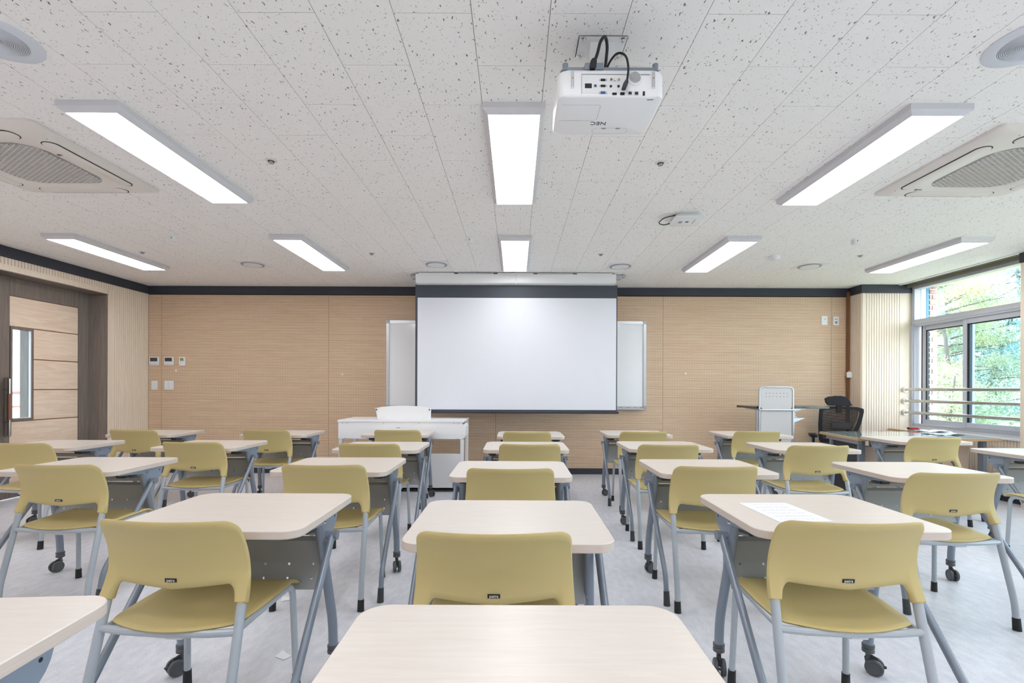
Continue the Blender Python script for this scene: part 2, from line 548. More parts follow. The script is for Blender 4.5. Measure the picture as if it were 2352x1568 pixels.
for area, a, b, c, d, whole in tiles:
    if area > 0 and cnt < 296:
        if whole:
            obj('ceiling_tile', tile_me, ce, ((a + b) / 2, (c + d) / 2, CEIL))
        else:
            me = MB().box(a + .0012, b - .0012, c + .0012, d - .0012, 0, .005).mesh('ceiling_tile', 'tile', smooth=0)
            obj('ceiling_tile', me, ce, (0, 0, CEIL))
        cnt += 1
    else:
        rest.box(a + .0012, b - .0012, c + .0012, d - .0012, CEIL, CEIL + .005)
obj('ceiling_tile_field', rest.mesh('ceiling_tile_field', 'tile', smooth=0), ce, kind='stuff')

# back wall with horizontally grooved acoustic panels
wb = struct('wall_back', MB().box(XL - .1, 5.6, DB + .012, DB + .15, 0, CEIL + .1).mesh('wall_back', 'groove', smooth=0), 'wall behind the screen clad in horizontally grooved brown wood panels')
seams = [XL, -5.033, -2.657, -.281, 2.095, 4.49, 4.71]
for a, b in zip(seams[:-1], seams[1:]):
    p = obj('acoustic_panel', MB().box(a + .001, b - .001, DB + .004, DB + .0119, .085, 2.535).mesh('acoustic_panel', 'groove', smooth=0), wb)
    mb = MB(); z = .085
    while z + .0125 < 2.535:
        y0, y1 = DB - .004, DB + .004
        mb.add([(a + .0015, y1, z), (b - .0015, y1, z), (a + .0015, y0, z), (b - .0015, y0, z), (a + .0015, y0, z + .0112), (b - .0015, y0, z + .0112), (a + .0015, y1, z + .0112), (b - .0015, y1, z + .0112)],
               [(0, 1, 3, 2), (2, 3, 5, 4), (4, 5, 7, 6)])
        z += .0162
    obj('panel_slats', mb.mesh('panel_slats', 'panelwood', smooth=0), p, kind='stuff')
struct('baseboard_back', MB().box(XL, 4.71, DB - .012, DB + .004, 0, .084).mesh('baseboard_back', 'band', bevel=.002), 'dark charcoal skirting along the grooved back wall')
struct('trim_1', MB().box(XL, 4.71, DB - .02, DB + .01, 2.537, CEIL - .001).mesh('trim_1', 'band', bevel=.002), 'charcoal cornice band along the top of the back wall')
struct('trim_2', MB().box(XL - .01, XL + .012, YB, DB - .02, 2.537, CEIL - .001).mesh('trim_2', 'band', bevel=.002), 'charcoal cornice band above the door wall')

# left wall: pale vertical slats, recessed doorway
DY0, DY1, DTOP, DREC = 4.88, 6.175, 2.395, -5.45
mb = MB()
mb.box(XL - .28, XL - .012, DY1 + .06, DB + .1, 0, CEIL)
mb.box(XL - .28, XL - .012, YB, DY0 - .06, 0, CEIL)
mb.box(XL - .28, XL - .012, DY0 - .06, DY1 + .06, DTOP + .06, CEIL)
wl = struct('wall_left', mb.mesh('wall_left', 'slotback', smooth=0), 'left wall clad in pale vertical wood slats around the door')
def vslats(parent, x, ys, z0, z1, pitch=.0338, gap=.005, th=.012, axis='x', xs=None, stuff=False):
    a, b = ys
    n = max(1, int(round((b - a) / pitch))); pw = (b - a) / n
    me = None; alln = MB()
    for i in range(n):
        c = a + pw * (i + .5)
        if axis == 'x': q = MB().box(-th, 0, -pw / 2 + gap / 2, pw / 2 - gap / 2, 0, z1 - z0); loc = (x, c, z0)
        else: q = MB().box(-pw / 2 + gap / 2, pw / 2 - gap / 2, 0, th, 0, z1 - z0); loc = (c, x, z0)
        if stuff:
            alln.add([(p[0] + loc[0], p[1] + loc[1], p[2] + loc[2]) for p in q.v], q.f); continue
        if me is None: me = q.mesh('slat', 'slat_light', bevel=.0012, bseg=1)
        obj('slat', me, parent, loc)
    if stuff: obj('slat_field', alln.mesh('slat_field', 'slat_light', smooth=0), parent, kind='stuff')
vslats(wl, XL, (6.262, DB - .004), .06, 2.537)
vslats(wl, XL, (4.80, 6.262), 2.468, 2.537)
vslats(wl, XL, (YB, 4.80), .06, 2.537, stuff=True)
struct('baseboard_left', MB().box(XL - .012, XL + .008, 6.24, DB, 0, .06).mesh('baseboard_left', 'band', bevel=.002), 'charcoal skirting beside the door')
mb = MB()
mb.box(XL - .012, XL + .006, DY1 + .005, 6.262, 0, 2.468)
mb.box(XL - .012, XL + .006, DY0 - .08, DY1 + .005, DTOP + .005, 2.468)
mb.box(XL - .012, XL + .006, DY0 - .08, DY0 - .005, 0, DTOP + .005)
struct('trim_3', mb.mesh('trim_3', 'slat_edge', bevel=.003), 'pale flat wood casing around the door opening')
mb = MB()
mb.box(DREC - .06, XL + .004, DY1, DY1 + .06, 0, DTOP + .06)
mb.box(DREC - .06, XL + .004, DY0 - .06, DY0, 0, DTOP + .06)
mb.box(DREC - .06, XL + .004, DY0, DY1, DTOP, DTOP + .06)
mb.box(XL - .10, XL + .001, DY1 - .012, DY1, 0, DTOP - .012)
struct('trim_4', mb.mesh('trim_4', 'doorframe', bevel=.003), 'dark brown wood lining of the recessed doorway')

# door leaf
D = thing('door_1', 'dark framed door with pale oak panels and a narrow glazed slot', 'door', (DREC, 0, 0))
D['kind'] = 'structure'
mb = MB()
mb.box(-.045, 0, DY0, 5.208, .01, DTOP - .002)
mb.box(-.045, 0, 6.032, DY1 - .001, .01, DTOP - .002)
mb.box(-.045, 0, 5.208, 6.032, 2.20, DTOP - .002)
mb.box(-.045, 0, 5.208, 6.032, .01, .15)
obj('door_frame', mb.mesh('door_frame', 'doorframe', bevel=.002), D)
zs = [.15, .495, .838, 1.182, 1.523, 1.866, 2.20]
for i in range(6):
    y0 = 5.21 if i in (0, 1, 5) else 5.468
    if i == 1: pass
    obj('door_panel', MB().box(-.035, -.006, y0 + .002, 6.029, zs[i] + .005, zs[i + 1] - .005).mesh('door_panel', 'doorpanel', bevel=.003), D)
obj('door_core', MB().box(-.036, -.018, 5.466, 6.03, .15, 2.2).box(-.036, -.018, 5.208, 5.466, .15, .838).box(-.036, -.018, 5.208, 5.466, 1.866, 2.2).mesh('door_core', 'brownbar', smooth=0), D)
wf = obj('vision_frame', MB().box(-.13, -.045, 5.442, 5.466, .838, 1.866).box(-.045, .006, 5.212, 5.236, .838, 1.866).box(-.045, .006, 5.442, 5.466, .838, 1.866).box(-.045, .006, 5.236, 5.442, .838, .866).box(-.045, .006, 5.236, 5.442, 1.838, 1.866).mesh('vision_frame', 'doorframe', bevel=.002), D)
obj('glass_pane', MB().box(-.026, -.020, 5.236, 5.442, .866, 1.838).mesh('glass_pane', 'glass', smooth=0), wf)
obj('glazing_bead', MB().box(-.018, 0, 5.432, 5.442, .866, 1.838).box(-.018, 0, 5.236, 5.432, .866, .874).mesh('glazing_bead', 'white', smooth=0), wf)
h = obj('pull_handle', MB().cyl((.07, 5.14, .70), (.07, 5.14, 1.30), .016, seg=14).mesh('pull_handle', 'steel'), D)
obj('handle_grip', MB().cyl((.07, 5.14, .86), (.07, 5.14, 1.14), .0185, seg=14).mesh('handle_grip', 'brownbar'), h)
obj('handle_mount', MB().cyl((-.0, 5.14, .84), (.07, 5.14, .84), .009).cyl((-.0, 5.14, 1.18), (.07, 5.14, 1.18), .009).mesh('handle_mount', 'chrome'), h)
obj('plastic_sleeve', MB().box(.035, .078, 5.105, 5.165, .68, 1.315).mesh('plastic_sleeve', 'plasticwrap', bevel=.01), h)

# corridor seen through the door glass
mb = MB().box(-7.5, -7.4, 2, 9, 0, .95).box(-7.5, -7.4, 2, 9, 2.35, 2.7)
for i in range(9): mb.box(-7.48, -7.42, 2.3 + i * .8, 2.38 + i * .8, .95, 2.35)
mb.box(-7.475, -7.425, 2, 9, 1.60, 1.66)
mb.box(-7.40, -5.50, 2, 9, 2.66, 2.70)  # unseen ceiling slab, added to keep open sky from whitening the corridor
struct('wall_corridor', mb.mesh('wall_corridor', 'white', smooth=0), 'white glazed corridor wall seen through the door slot')
wc = bpy.data.objects['wall_corridor']
for i in range(8):
    obj('corridor_pane', MB().box(-7.455, -7.447, 2.38 + i * .8, 3.1 + i * .8, .95, 1.60).box(-7.455, -7.447, 2.38 + i * .8, 3.1 + i * .8, 1.66, 2.35).mesh('corridor_pane', 'corrglass', smooth=0), wc)
tag(obj('corridor_handrail', MB().cyl((-7.3, 2.5, 1.12), (-7.3, 8.8, 1.12), .022).cyl((-7.3, 2.5, .92), (-7.3, 8.8, .92), .016).cyl((-7.3, 4.4, 0), (-7.3, 4.4, 1.12), .015).cyl((-7.3, 8.4, 0), (-7.3, 8.4, 1.12), .015).mesh('corridor_handrail', 'brownbar')), 'brown corridor handrail seen through the narrow door glass', 'handrail')

# right wall: column, pier, sills, windows
mb = MB()
mb.box(4.737, 5.75, 6.622, DB + .1, 0, CEIL + .1)          # corner column
mb.box(5.25, 5.75, 4.30, 5.02, 0, CEIL + .1)               # pier
mb.box(5.25, 5.75, 1.40, 2.00, 0, CEIL + .1)
mb.box(5.25, 5.75, YB, -.90, 0, CEIL + .1)
for a, b in ((5.02, 6.622), (2.0, 4.30), (-.9, 1.4)):
    mb.box(5.392, 5.75, a, b, 0, .70)
    mb.box(5.40, 5.75, a, b, 2.62, CEIL + .1)
wr = struct('wall_right', mb.mesh('wall_right', 'slat_edge', smooth=0), 'window wall with pale wood column, pier and low parapet')
vslats(wr, 6.61, (4.795, 5.245), .06, 2.537, pitch=.0346, axis='y')
obj('flat_board', MB().box(4.737, 4.792, 6.61, 6.622, .06, 2.537).mesh('flat_board', 'slat_edge', bevel=.001), wr)
obj('flat_board', MB().box(5.248, 5.44, 6.61, 6.622, .06, 2.537).mesh('flat_board', 'slat_edge', bevel=.001), wr)
vslats(wr, 4.737, (6.615, DB - .01), .06, 2.537, pitch=.034)
vslats(wr, 5.392, (5.02, 6.61), .06, .695)
obj('flat_board', MB().box(5.238, 5.25, 4.30, 5.02, .06, 2.537).mesh('flat_board', 'slat_edge', bevel=.001), wr)
mb = MB().box(4.715, 5.44, 6.595, 6.612, 2.537, CEIL - .001).box(4.715, 4.732, 6.612, DB - .02, 2.537, CEIL - .001).box(5.228, 5.245, 4.3, 5.025, 2.537, CEIL - .001)
struct('trim_5', mb.mesh('trim_5', 'band', bevel=.002), 'charcoal cornice band on the window-side column')
struct('baseboard_right', MB().box(5.37, 5.38, 5.02, 6.60, 0, .06).box(4.71, 5.38, 6.60, 6.61, 0, .06).mesh('baseboard_right', 'band', smooth=0), 'charcoal skirting along the window wall')
struct('trim_6', MB().box(5.225, 5.262, YB, 6.61, CEIL - .012, CEIL + .06).mesh('trim_6', 'white', bevel=.002), 'thin white edge profile of the ceiling along the windows')
struct('wall_rear', MB().box(XL - .3, XR + .3, YB - .15, YB, 0, CEIL + .1).mesh('wall_rear', 'wallwhite', smooth=0), 'plain pale wall behind the viewer')
obj('pocket_top', MB().box(5.24, 5.75, YB, 6.62, CEIL + .06, CEIL + .1).mesh('pocket_top', 'white', smooth=0), wr)

def window(name, y0, y1, label, full=True):
    W = thing(name, label, 'window', (0, 0, 0)); W['kind'] = 'structure'
    x0, x1 = 5.405, 5.53
    fr = MB()
    fr.box(x0, x1, y1 - .05, y1, .70, 2.62); fr.box(x0, x1, y0, y0 + .05, .70, 2.62)
    fr.box(x0, x1, y0 + .05, y1 - .05, .70, .765); fr.box(x0, x1, y0 + .05, y1 - .05, 2.075, 2.165)
    fr.box(x0, x1, y0 + .05, y1 - .05, 2.58, 2.62)
    fo = obj('window_frame', fr.mesh('window_frame', 'pvc', bevel=.004), W)
    # stepped inner profile
    st = MB()
    st.box(x0 - .012, x0 + .004, y1 - .035, y1, .70, 2.10); st.box(x0 - .012, x0 + .004, y0 + .01, y1 - .035, .70, .73)
    st.box(x0 - .008, x0 + .004, y0 + .01, y1 - .035, 2.10, 2.14)
    obj('window_casing', st.mesh('window_casing', 'pvc', bevel=.002), W)
    obj('window_sill', MB().box(5.355, x0 + .002, y0, y1, .672, .70).mesh('window_sill', 'white', bevel=.004), W)
    obj('glass_pane', MB().box(5.49, 5.498, y0 + .05, y1 - .05, 2.165, 2.58).mesh('glass_pane', 'glass', smooth=0), W, label='fixed upper light')
    ym = (y0 + y1) / 2
    for k, (a, b, xs, g) in enumerate(((ym - .02, y1 - .105, 5.472, 'glass'), (y0 + .05, ym + .055, 5.425, 'glass_screened'))):
        s = MB(); t = .055 if k else .05
        s.box(xs, xs + .035, b - t, b, .765, 2.075); s.box(xs, xs + .035, a, a + t, .765, 2.075)
        s.box(xs, xs + .035, a + t, b - t, .765, .825); s.box(xs, xs + .035, a + t, b - t, 2.015, 2.075)
        so = obj('sash', s.mesh('sash', 'pvc', bevel=.003), W)
        obj('glass_pane', MB().box(xs + .012, xs + .018, a + t, b - t, .825, 2.015).mesh('glass_pane', g, smooth=0), so)
        obj('gasket', MB().box(xs + .006, xs + .03, b - t - (.03 if k else .018), b - t, .825, 2.015).box(xs + .006, xs + .03, a + t, b - t, 2.003, 2.015).mesh('gasket', 'gasket', smooth=0), so)
    obj('track_gap', MB().box(5.475, 5.51, y1 - .105, y1 - .085, .765, 2.075).mesh('track_gap', 'gasket', smooth=0), W)
    obj('side_reveal', MB().box(5.53, 5.60, y1 - .008, y1, .70, 2.62).mesh('side_reveal', 'reveal', smooth=0), W)
    obj('blue_edge', MB().box(5.60, 5.64, y1 - .012, y1, .70, 2.62).mesh('blue_edge', 'bluegasket', smooth=0), W)
    return W
window('window_1', 5.02, 6.61, 'grey framed sliding window beside the column with a fixed upper pane')
window('window_2', 2.0, 4.30, 'grey framed sliding window beyond the right edge of view')  # unseen window, added to let more daylight in from the right
window('window_3', -.9, 1.40, 'grey framed sliding window behind the viewer')  # also added out of view, as a daylight source behind the camera

# exterior brick return at the window jamb
bw = struct('wall_outside', MB().box(5.645, 5.755, 6.615, 6.95, -3.0, 4.2).mesh('wall_outside', 'mortar', smooth=0), 'red brick outer jamb with pale mortar outside the window')
bA = MB().box(-.052, .052, -.012, .012, -.0285, .0285).mesh('brick', 'brick', bevel=.002, bseg=1)
bB = MB().box(-.013, .013, -.012, .012, -.0285, .0285).mesh('brick', 'brick', bevel=.002, bseg=1)
bC = MB().box(-.034, .034, -.012, .012, -.0285, .0285).mesh('brick', 'brick', bevel=.002, bseg=1)
for i in range(30):
    z = .60 + i * .0725
    if i % 2:
        obj('brick', bA, bw, (5.700, 6.605, z))
    else:
        obj('brick', bB, bw, (5.661, 6.605, z)); obj('brick', bC, bw, (5.718, 6.605, z))

b = tag(thing('roller_blind', 'rolled-up olive grey roller blind at the top of the window', 'blind', (5.34, 0, 0)), 'rolled-up olive grey roller blind at the top of the window', 'blind')
obj('hem_bar', MB().box(-.008, .008, 5.03, 6.60, 2.598, 2.642).mesh('hem_bar', 'blind', bevel=.004), b)
obj('blind_roll', MB().cyl((.0, 5.03, 2.68), (.0, 6.60, 2.68), .022).mesh('blind_roll', 'blind'), b)

# stainless guard rails in front of the window
for i, z in enumerate((1.222, 1.068, .912)):
    t = thing('guard_rail', ['uppermost', 'middle', 'lowest'][i] + ' of three stainless steel guard rails across the window', 'rail', (5.31, 5.02, z), group='guard rails across the window')
    obj('rail_tube', MB().cyl((0, .0, 0), (0, 1.585, 0), .019, seg=18).mesh('rail_tube', 'steel'), t)
    for yy in (1.555, .0):
        obj('rail_flange', MB().cyl((0, yy, 0), (0, yy + .016, 0), .034, .038, seg=22).cyl((0, yy - (.02 if yy > 1 else -.016), 0), (0, yy + (.0 if yy > 1 else .036), 0), .022, .03, seg=22).mesh('rail_flange', 'chrome'), t)

# brown conduit in the corner with a small white box
tag(obj('conduit', MB().box(4.69, 4.722, DB - .055, DB - .013, 0, 2.60).mesh('conduit', 'brownpipe', bevel=.006)), 'brown vertical conduit in the corner beside the column', 'conduit')
tag(obj('junction_box', MB().box(-.035, .035, -.03, 0, -.04, .04).box(-.01, .01, -.02, -.002, .04, .055).mesh('junction_box', 'whiteplastic', bevel=.006), None, (4.70, DB - .056, 1.425)), 'small white box fixed to the brown corner conduit', 'junction box')

# ------------------------------------------------------------------ training desks
TH = .725
def build_table():
    P = {}
    pl = rrect(.35, .30, .065, 7, 0, .30)
    ins = rrect(.3475, .2975, .0625, 7, 0, .30)
    zt, zb = TH, TH - .03
    P['tabletop'] = MB().rings([[(x, y, zb) for x, y in ins], [(x, y, zb + .0025) for x, y in pl], [(x, y, zt - .0025) for x, y in pl], [(x, y, zt) for x, y in ins]], 0, True, True).mesh('tabletop', ['table', 'table_edge'], smooth=40)
    for f in P['tabletop'].polygons:
        if abs(f.normal.z) < .5: f.material_index = 1
    def plate(s):
        poly = [(.09, .694), (.09, .684)]
        for k in range(13):
            a = R(200 + 160 * k / 12)
            poly.append((.37 + .088 * math.cos(a), .694 + .088 * math.sin(a)))
        poly += [(.458, .694)]
        x = .316 * s
        return MB().prism(poly, 'x', x - .003, x + .003).box(x - s * .02, x, .09, .45, .690, .695).mesh('hinge_plate', 'plate', bevel=.0008, bseg=1)
    for s in (-1, 1):
        P['hinge_plate', s] = plate(s)
        P['bolt', s] = MB().cyl((s * .318, .315, .668), (s * .325, .315, .668), .009, .007, 12).mesh('bolt', 'chrome')
        P['pin_hole', s] = MB().cyl((s * .317, .425, .668), (s * .3195, .425, .668), .005, None, 10).mesh('pin_hole', 'black')
        P['pivot_tube', s] = MB().cyl((s * .28, .335, .612), (s * .362, .335, .612), .0165, None, 16).cyl((s * .352, .335, .612), (s * .365, .335, .612), .0195, None, 16).mesh('pivot_tube', 'table_tube')
        P['rear_leg', s] = MB().tube([(s * .342, .333, .612), (s * .348, -.05, .165), (s * .348, -.078, .012)], .0145, .05, 12).mesh('rear_leg', 'table_tube')
        P['foot_cap', s] = MB().cyl((s * .348, -.079, 0), (s * .348, -.068, .078), .0185, .0162, 14).mesh('foot_cap', 'dark')
        P['front_leg', s] = MB().tube([(s * .300, .30, .672), (s * .322, .398, .23), (s * .322, .405, .112)], .0195, .06, 14).mesh('front_leg', 'table_tube')
        P['caster_collar', s] = MB().lathe([(.017, 0), (.024, .004), (.024, .016), (.021, .02), (.024, .024), (.024, .036), (.017, .04)], (s * .322, .405, .088), 16).cyl((s * .322, .405, .04), (s * .322, .405, .09), .010).mesh('caster_collar', 'caster')
        P['latch', s] = MB().box(s * .27 - .035, s * .27 + .02, .17, .25, .655, .694).cyl((s * .285, .21, .66), (s * .312, .24, .665), .012, .012, 10).mesh('latch', 'dark', bevel=.006)
    for q in (-1, 1):
        loops = []
        for xx, rr in ((0, .024), (.001, .031), (.004, .0345), (.014, .0345), (.018, .031), (.019, .026), (.017, .024), (.017, .006)):
            loops.append([(q * (.006 + xx), -.022 + rr * math.cos(2 * math.pi * k / 22), .0345 + rr * math.sin(2 * math.pi * k / 22)) for k in range(22)])
        P['caster_wheel', q] = MB().rings(loops, 0, True, True).mesh('caster_wheel', 'caster')
    P['caster_fork'] = MB().prism([(-.035, .040), (.008, .034), (.014, .068), (-.012, .082), (-.035, .072)], 'x', -.005, .005).box(-.009, .009, -.064, -.05, .040, .047).mesh('caster_fork', 'dark', bevel=.002)
    # modesty panel, two rows of square holes
    xs = [-.298]
    for k in range(6): xs += [-.25 + .1 * k - .0045, -.25 + .1 * k + .0045]
    xs += [.298]
    zs = [.385, .4215, .4305, .4755, .4845, .505, .555, .575, .592]
    def yy(z):
        return .372 - .035 * max(0, (.50 - z) / .115) ** 1.3 + (.012 if z > .58 else 0)
    vs = [(x, yy(z), z) for z in zs for x in xs]; nx = len(xs); fs = []
    for j in range(len(zs) - 1):
        for i in range(nx - 1):
            if j in (1, 3) and i % 2 == 1: continue
            fs.append((j * nx + i, j * nx + i + 1, (j + 1) * nx + i + 1, (j + 1) * nx + i))
    P['modesty_panel'] = shell(vs, fs, .002, .0).mesh('modesty_panel', 'panel_grey', smooth=30)
    P['crossbar'] = MB().box(-.30, .30, .345, .385, .606, .634).box(-.31, -.295, .34, .40, .40, .64).box(.295, .31, .34, .40, .40, .64).mesh('crossbar', 'panel_grey', bevel=.006)
    P['cable_tray'] = MB().cyl((-.26, .47, .648), (.26, .47, .648), .0035, None, 6).cyl((-.26, .47, .688), (.26, .47, .688), .0035, None, 6)
    pts = [(-.26 + .04 * k, .47, .648 if k % 2 else .688) for k in range(14)]
    for a, b_ in zip(pts[:-1], pts[1:]): P['cable_tray'].cyl(a, b_, .0025, None, 5)
    P['cable_tray'].box(-.26, .26, .40, .475, .640, .643)
    for k in (-.24, 0, .24): P['cable_tray'].box(k - .008, k + .008, .455, .485, .643, .696)
    P['cable_tray'] = P['cable_tray'].mesh('cable_tray', 'greymetal')
    return P
TP = build_table()
rnc = random.Random(19)
def add_table(label, x, y, rz=0):
    t = thing('training_desk', label, 'desk', (x, y, 0), R(rz), 'cream topped folding training desks')
    obj('tabletop', TP['tabletop'], t)
    for s in (-1, 1):
        h = obj('hinge_plate', TP['hinge_plate', s], t)
        obj('bolt', TP['bolt', s], h); obj('pin_hole', TP['pin_hole', s], h)
        obj('pivot_tube', TP['pivot_tube', s], t)
        l = obj('rear_leg', TP['rear_leg', s], t); obj('foot_cap', TP['foot_cap', s], l)
        l = obj('front_leg', TP['front_leg', s], t)
        obj('caster_collar', TP['caster_collar', s], l)
        a = R(rnc.choice((-70, -40, -15, 20, 50, 75, 120)))
        obj('caster_fork', TP['caster_fork'], l, (s * .322, .405, 0), (0, 0, a))
        for q in (-1, 1): obj('caster_wheel', TP['caster_wheel', q], l, (s * .322, .405, 0), (0, 0, a))
        obj('latch', TP['latch', s], t)
    obj('modesty_panel', TP['modesty_panel'], t)
    obj('crossbar', TP['crossbar'], t)
    obj('cable_tray', TP['cable_tray'], t)
    return t

ROW = {5: 'front row by the screen', 4: 'second row from the screen', 3: 'third row from the screen', 2: 'fourth row from the screen', 1: 'nearest row'}
COL = {'A': 'leftmost column by the door', 'B': 'second column from the door', 'C': 'column just left of centre', 'D': 'centre column', 'E': 'column just right of centre', 'F': 'second column from the windows', 'G': 'rightmost column by the windows'}
TABLES = {  # column,row: (x centre, y of the near edge, rotation about the near edge centre)
    'D1': (.008, .506, 0), 'C1': (-1.245, .53, 4),
    'B2': (-2.80, 1.68, 0), 'C2': (-1.096, 1.66, 0), 'D2': (-.022, 1.536, 0), 'E2': (1.203, 1.68, 0), 'F2': (2.56, 1.54, 0),
    'B3': (-2.69, 2.80, 0), 'C3': (-1.112, 2.83, 0), 'D3': (-.025, 2.682, 0), 'E3': (1.205, 2.80, 0), 'F3': (2.485, 2.71, 0),
    'A4': (-3.93, 3.88, 0), 'B4': (-2.635, 3.91, 0), 'C4': (-1.124, 3.83, 0), 'D4': (.089, 3.87, 0), 'E4': (1.29, 3.95, 0), 'F4': (2.48, 3.91, 0), 'G4': (4.19, 3.52, 0),
    'A5': (-3.89, 4.96, 0), 'B5': (-2.53, 5.0, 0), 'C5': (-1.275, 5.04, 0), 'D5': (.16, 4.93, 0), 'E5': (1.33, 5.10, 0), 'F5': (2.6, 5.08, 0), 'G5': (4.0, 4.56, 0),
}
for k, (x, y, rz) in TABLES.items():
    add_table('cream training desk, %s, %s' % (COL[k[0]], ROW[int(k[1])]), x, y, rz)

# ------------------------------------------------------------------ chairs
def build_chair():
    P = {}
    T = [0, .15, .3, .45, .58, .68, .75, .79, .815, .835, .848, .858, .866, .90, .935, .96, .98, .993, 1.0]
    ts = [-t for t in reversed(T[1:])] + T
    def zb(t):
        a = abs(t)
        if a > .862: return .512
        d = max(0, (a - .74) / .12)
        return .566 + .012 * a - .058 * (1 - math.sqrt(max(0, 1 - min(1, d) ** 2))) - .012 * (1 - a)
    def zt(t):
        a = abs(t)
        d = max(0, (a - .855) / .145)
        return .785 - .034 * (1 - math.sqrt(max(0, 1 - d * d)))
    def hw(z):
        q = (z - .512) / .273
        return .250 - .007 * min(1, q / .35) - .012 * max(0, q - .35) / .65
    K = 12; vs = []; fs = []; tv = []
    for t in ts:
        for k in range(K + 1):
            z = zb(t) + (zt(t) - zb(t)) * k / K
            s = t * hw(z)
            q = (z - .512) / .273
            bow = .042 * (1 - (t * t)) * min(1, .35 + q * 1.1)
            y = -bow + .1166 * q - .1536 * q * q
            vs.append((s, y, z))
            tv.append(.014 + .018 * max(0, min(1, (abs(t) - .80) / .07)) * max(0, 1 - q / .34) ** .8)
    for i in range(len(ts) - 1):
        for k in range(K):
            a = i * (K + 1) + k; b_ = a + K + 1
            fs.append((a, b_, b_ + 1, a + 1))
    P['backrest'] = shell(vs, fs, .014, .45, tv).mesh('backrest', 'chair', smooth=60)
    # sleeves where the arms take the tubes
    for s in (-1, 1):
        P['arm_sleeve', s] = MB().cyl((s * .2335, -.001, .509), (s * .2335, .002, .522), .0168, .0160, 16).mesh('arm_sleeve', 'chair')
        P['rail_clip', s] = MB().box(s * .2075 - .0125, s * .2075 + .0125, .24, .31, .412, .430).mesh('rail_clip', 'whiteplastic', bevel=.003)
    # seat
    nu, nv = 16, 22; vs = []; fs = []
    for j in range(nv + 1):
        v = j / nv
        for i in range(nu + 1):
            u = -1 + 2 * i / nu
            hwid = .216 + .013 * math.sin(min(1, v / .5) * math.pi / 2)
            if v < .10: hwid -= .012 * (1 - v / .10) ** 2
            x = u * hwid
            y = (-.058 + .052 * u * u * (1 - v)) + v * .446
            z = .434 + .009 * v - .014 * (1 - u * u) * math.sin(math.pi * min(1, v * 1.1)) + .004 * u * u
            if v > .84: z -= .026 * ((v - .84) / .16) ** 2
            vs.append((x, y, z))
    for j in range(nv):
        for i in range(nu):
            a = j * (nu + 1) + i
            fs.append((a, a + 1, a + nu + 2, a + nu + 1))
    P['seat'] = shell(vs, fs, .012, .45).mesh('seat', 'chair', smooth=60)
    for s in (-1, 1):
        P['rear_leg', s] = MB().tube([(s * .2335, -.0, .512), (s * .240, -.096, .14), (s * .241, -.108, .02)], .0152, .04, 12).mesh('rear_leg', 'chair_tube')
        P['rear_cap', s] = MB().cyl((s * .241, -.109, 0), (s * .241, -.104, .062), .0185, .0168, 14).mesh('foot_cap', 'black')
        P['front_leg', s] = MB().tube([(s * .222, -.02, .420), (s * .219, .352, .427), (s * .230, .366, .02)], .0125, .055, 10, n=7).mesh('front_leg', 'chair_tube')
        P['front_cap', s] = MB().cyl((s * .2302, .3665, 0), (s * .229, .365, .058), .0165, .0150, 14).mesh('foot_cap', 'black')
    P['crossbar'] = MB().sweep([(-.236, -.024, .422), (-.15, -.036, .420), (0, -.044, .419), (.15, -.036, .420), (.236, -.024, .422)], .0125, 10).mesh('crossbar', 'chair_tube')
    P['seat_clip'] = MB().box(-.005, .055, -.035, .02, .395, .411).mesh('seat_clip', 'whiteplastic', bevel=.003)
    P['badge'] = MB().box(-.0195, .0195, -.0012, .0012, -.0062, .0062).mesh('badge', 'black', smooth=0)
    P['badge_lettering'] = text_mesh('patra', .0135, 'textwhite', .0003)
    return P
CP = build_chair()
def add_chair(label, x, y, rz=0):
    t = thing('stacking_chair', label, 'chair', (x, y, 0), R(rz), 'mustard plastic chairs at the training desks')
    b = obj('backrest', CP['backrest'], t)
    for s in (-1, 1):
        obj('arm_sleeve', CP['arm_sleeve', s], b); obj('rail_clip', CP['rail_clip', s], t)
    q = (.581 - .512) / .273
    by = -.042 * min(1, .35 + q * 1.1) + .1166 * q - .1536 * q * q - .0085
    obj('badge', CP['badge'], b, (0, by, .581), (R(5), 0, 0))
    obj('badge_lettering', CP['badge_lettering'], b, (0, by - .0016, .581), (R(95), 0, 0))
    obj('seat', CP['seat'], t)
    for s in (-1, 1):
        l = obj('rear_leg', CP['rear_leg', s], t); obj('foot_cap', CP['rear_cap', s], l)
        l = obj('front_leg', CP['front_leg', s], t); obj('foot_cap', CP['front_cap', s], l)
    obj('crossbar', CP['crossbar'], t)
    obj('seat_clip', CP['seat_clip'], t)
    return t
CHAIRS = {
    'C2': (-1.135, 1.612, -3), 'D2': (-0.064, 1.500, 0), 'E2': (1.114, 1.628, -2.5),
    'B3': (-2.554, 2.720, 0), 'C3': (-1.082, 2.750, 0), 'D3': (-0.026, 2.650, 0), 'E3': (1.130, 2.745, 0), 'F3': (2.312, 2.565, 0),
    'A4': (-3.796, 3.730, 0), 'B4': (-2.547, 3.840, 0), 'C4': (-1.134, 3.775, 0), 'D4': (0.113, 3.780, 0), 'E4': (1.194, 3.785, 0), 'F4': (2.344, 3.760, 0), 'G4': (3.930, 3.270, 0),
    'A5': (-3.837, 4.880, 0), 'B5': (-2.525, 4.920, 0), 'C5': (-1.207, 4.970, 0), 'D5': (0.117, 4.820, 0), 'E5': (1.291, 4.890, 0), 'F5': (2.491, 5.000, 0), 'G5': (3.819, 4.420, 0),
}
for k, (x, y, rz) in CHAIRS.items():
    add_chair('mustard plastic chair, %s, %s' % (COL[k[0]], ROW[int(k[1])]), x, y, rz)

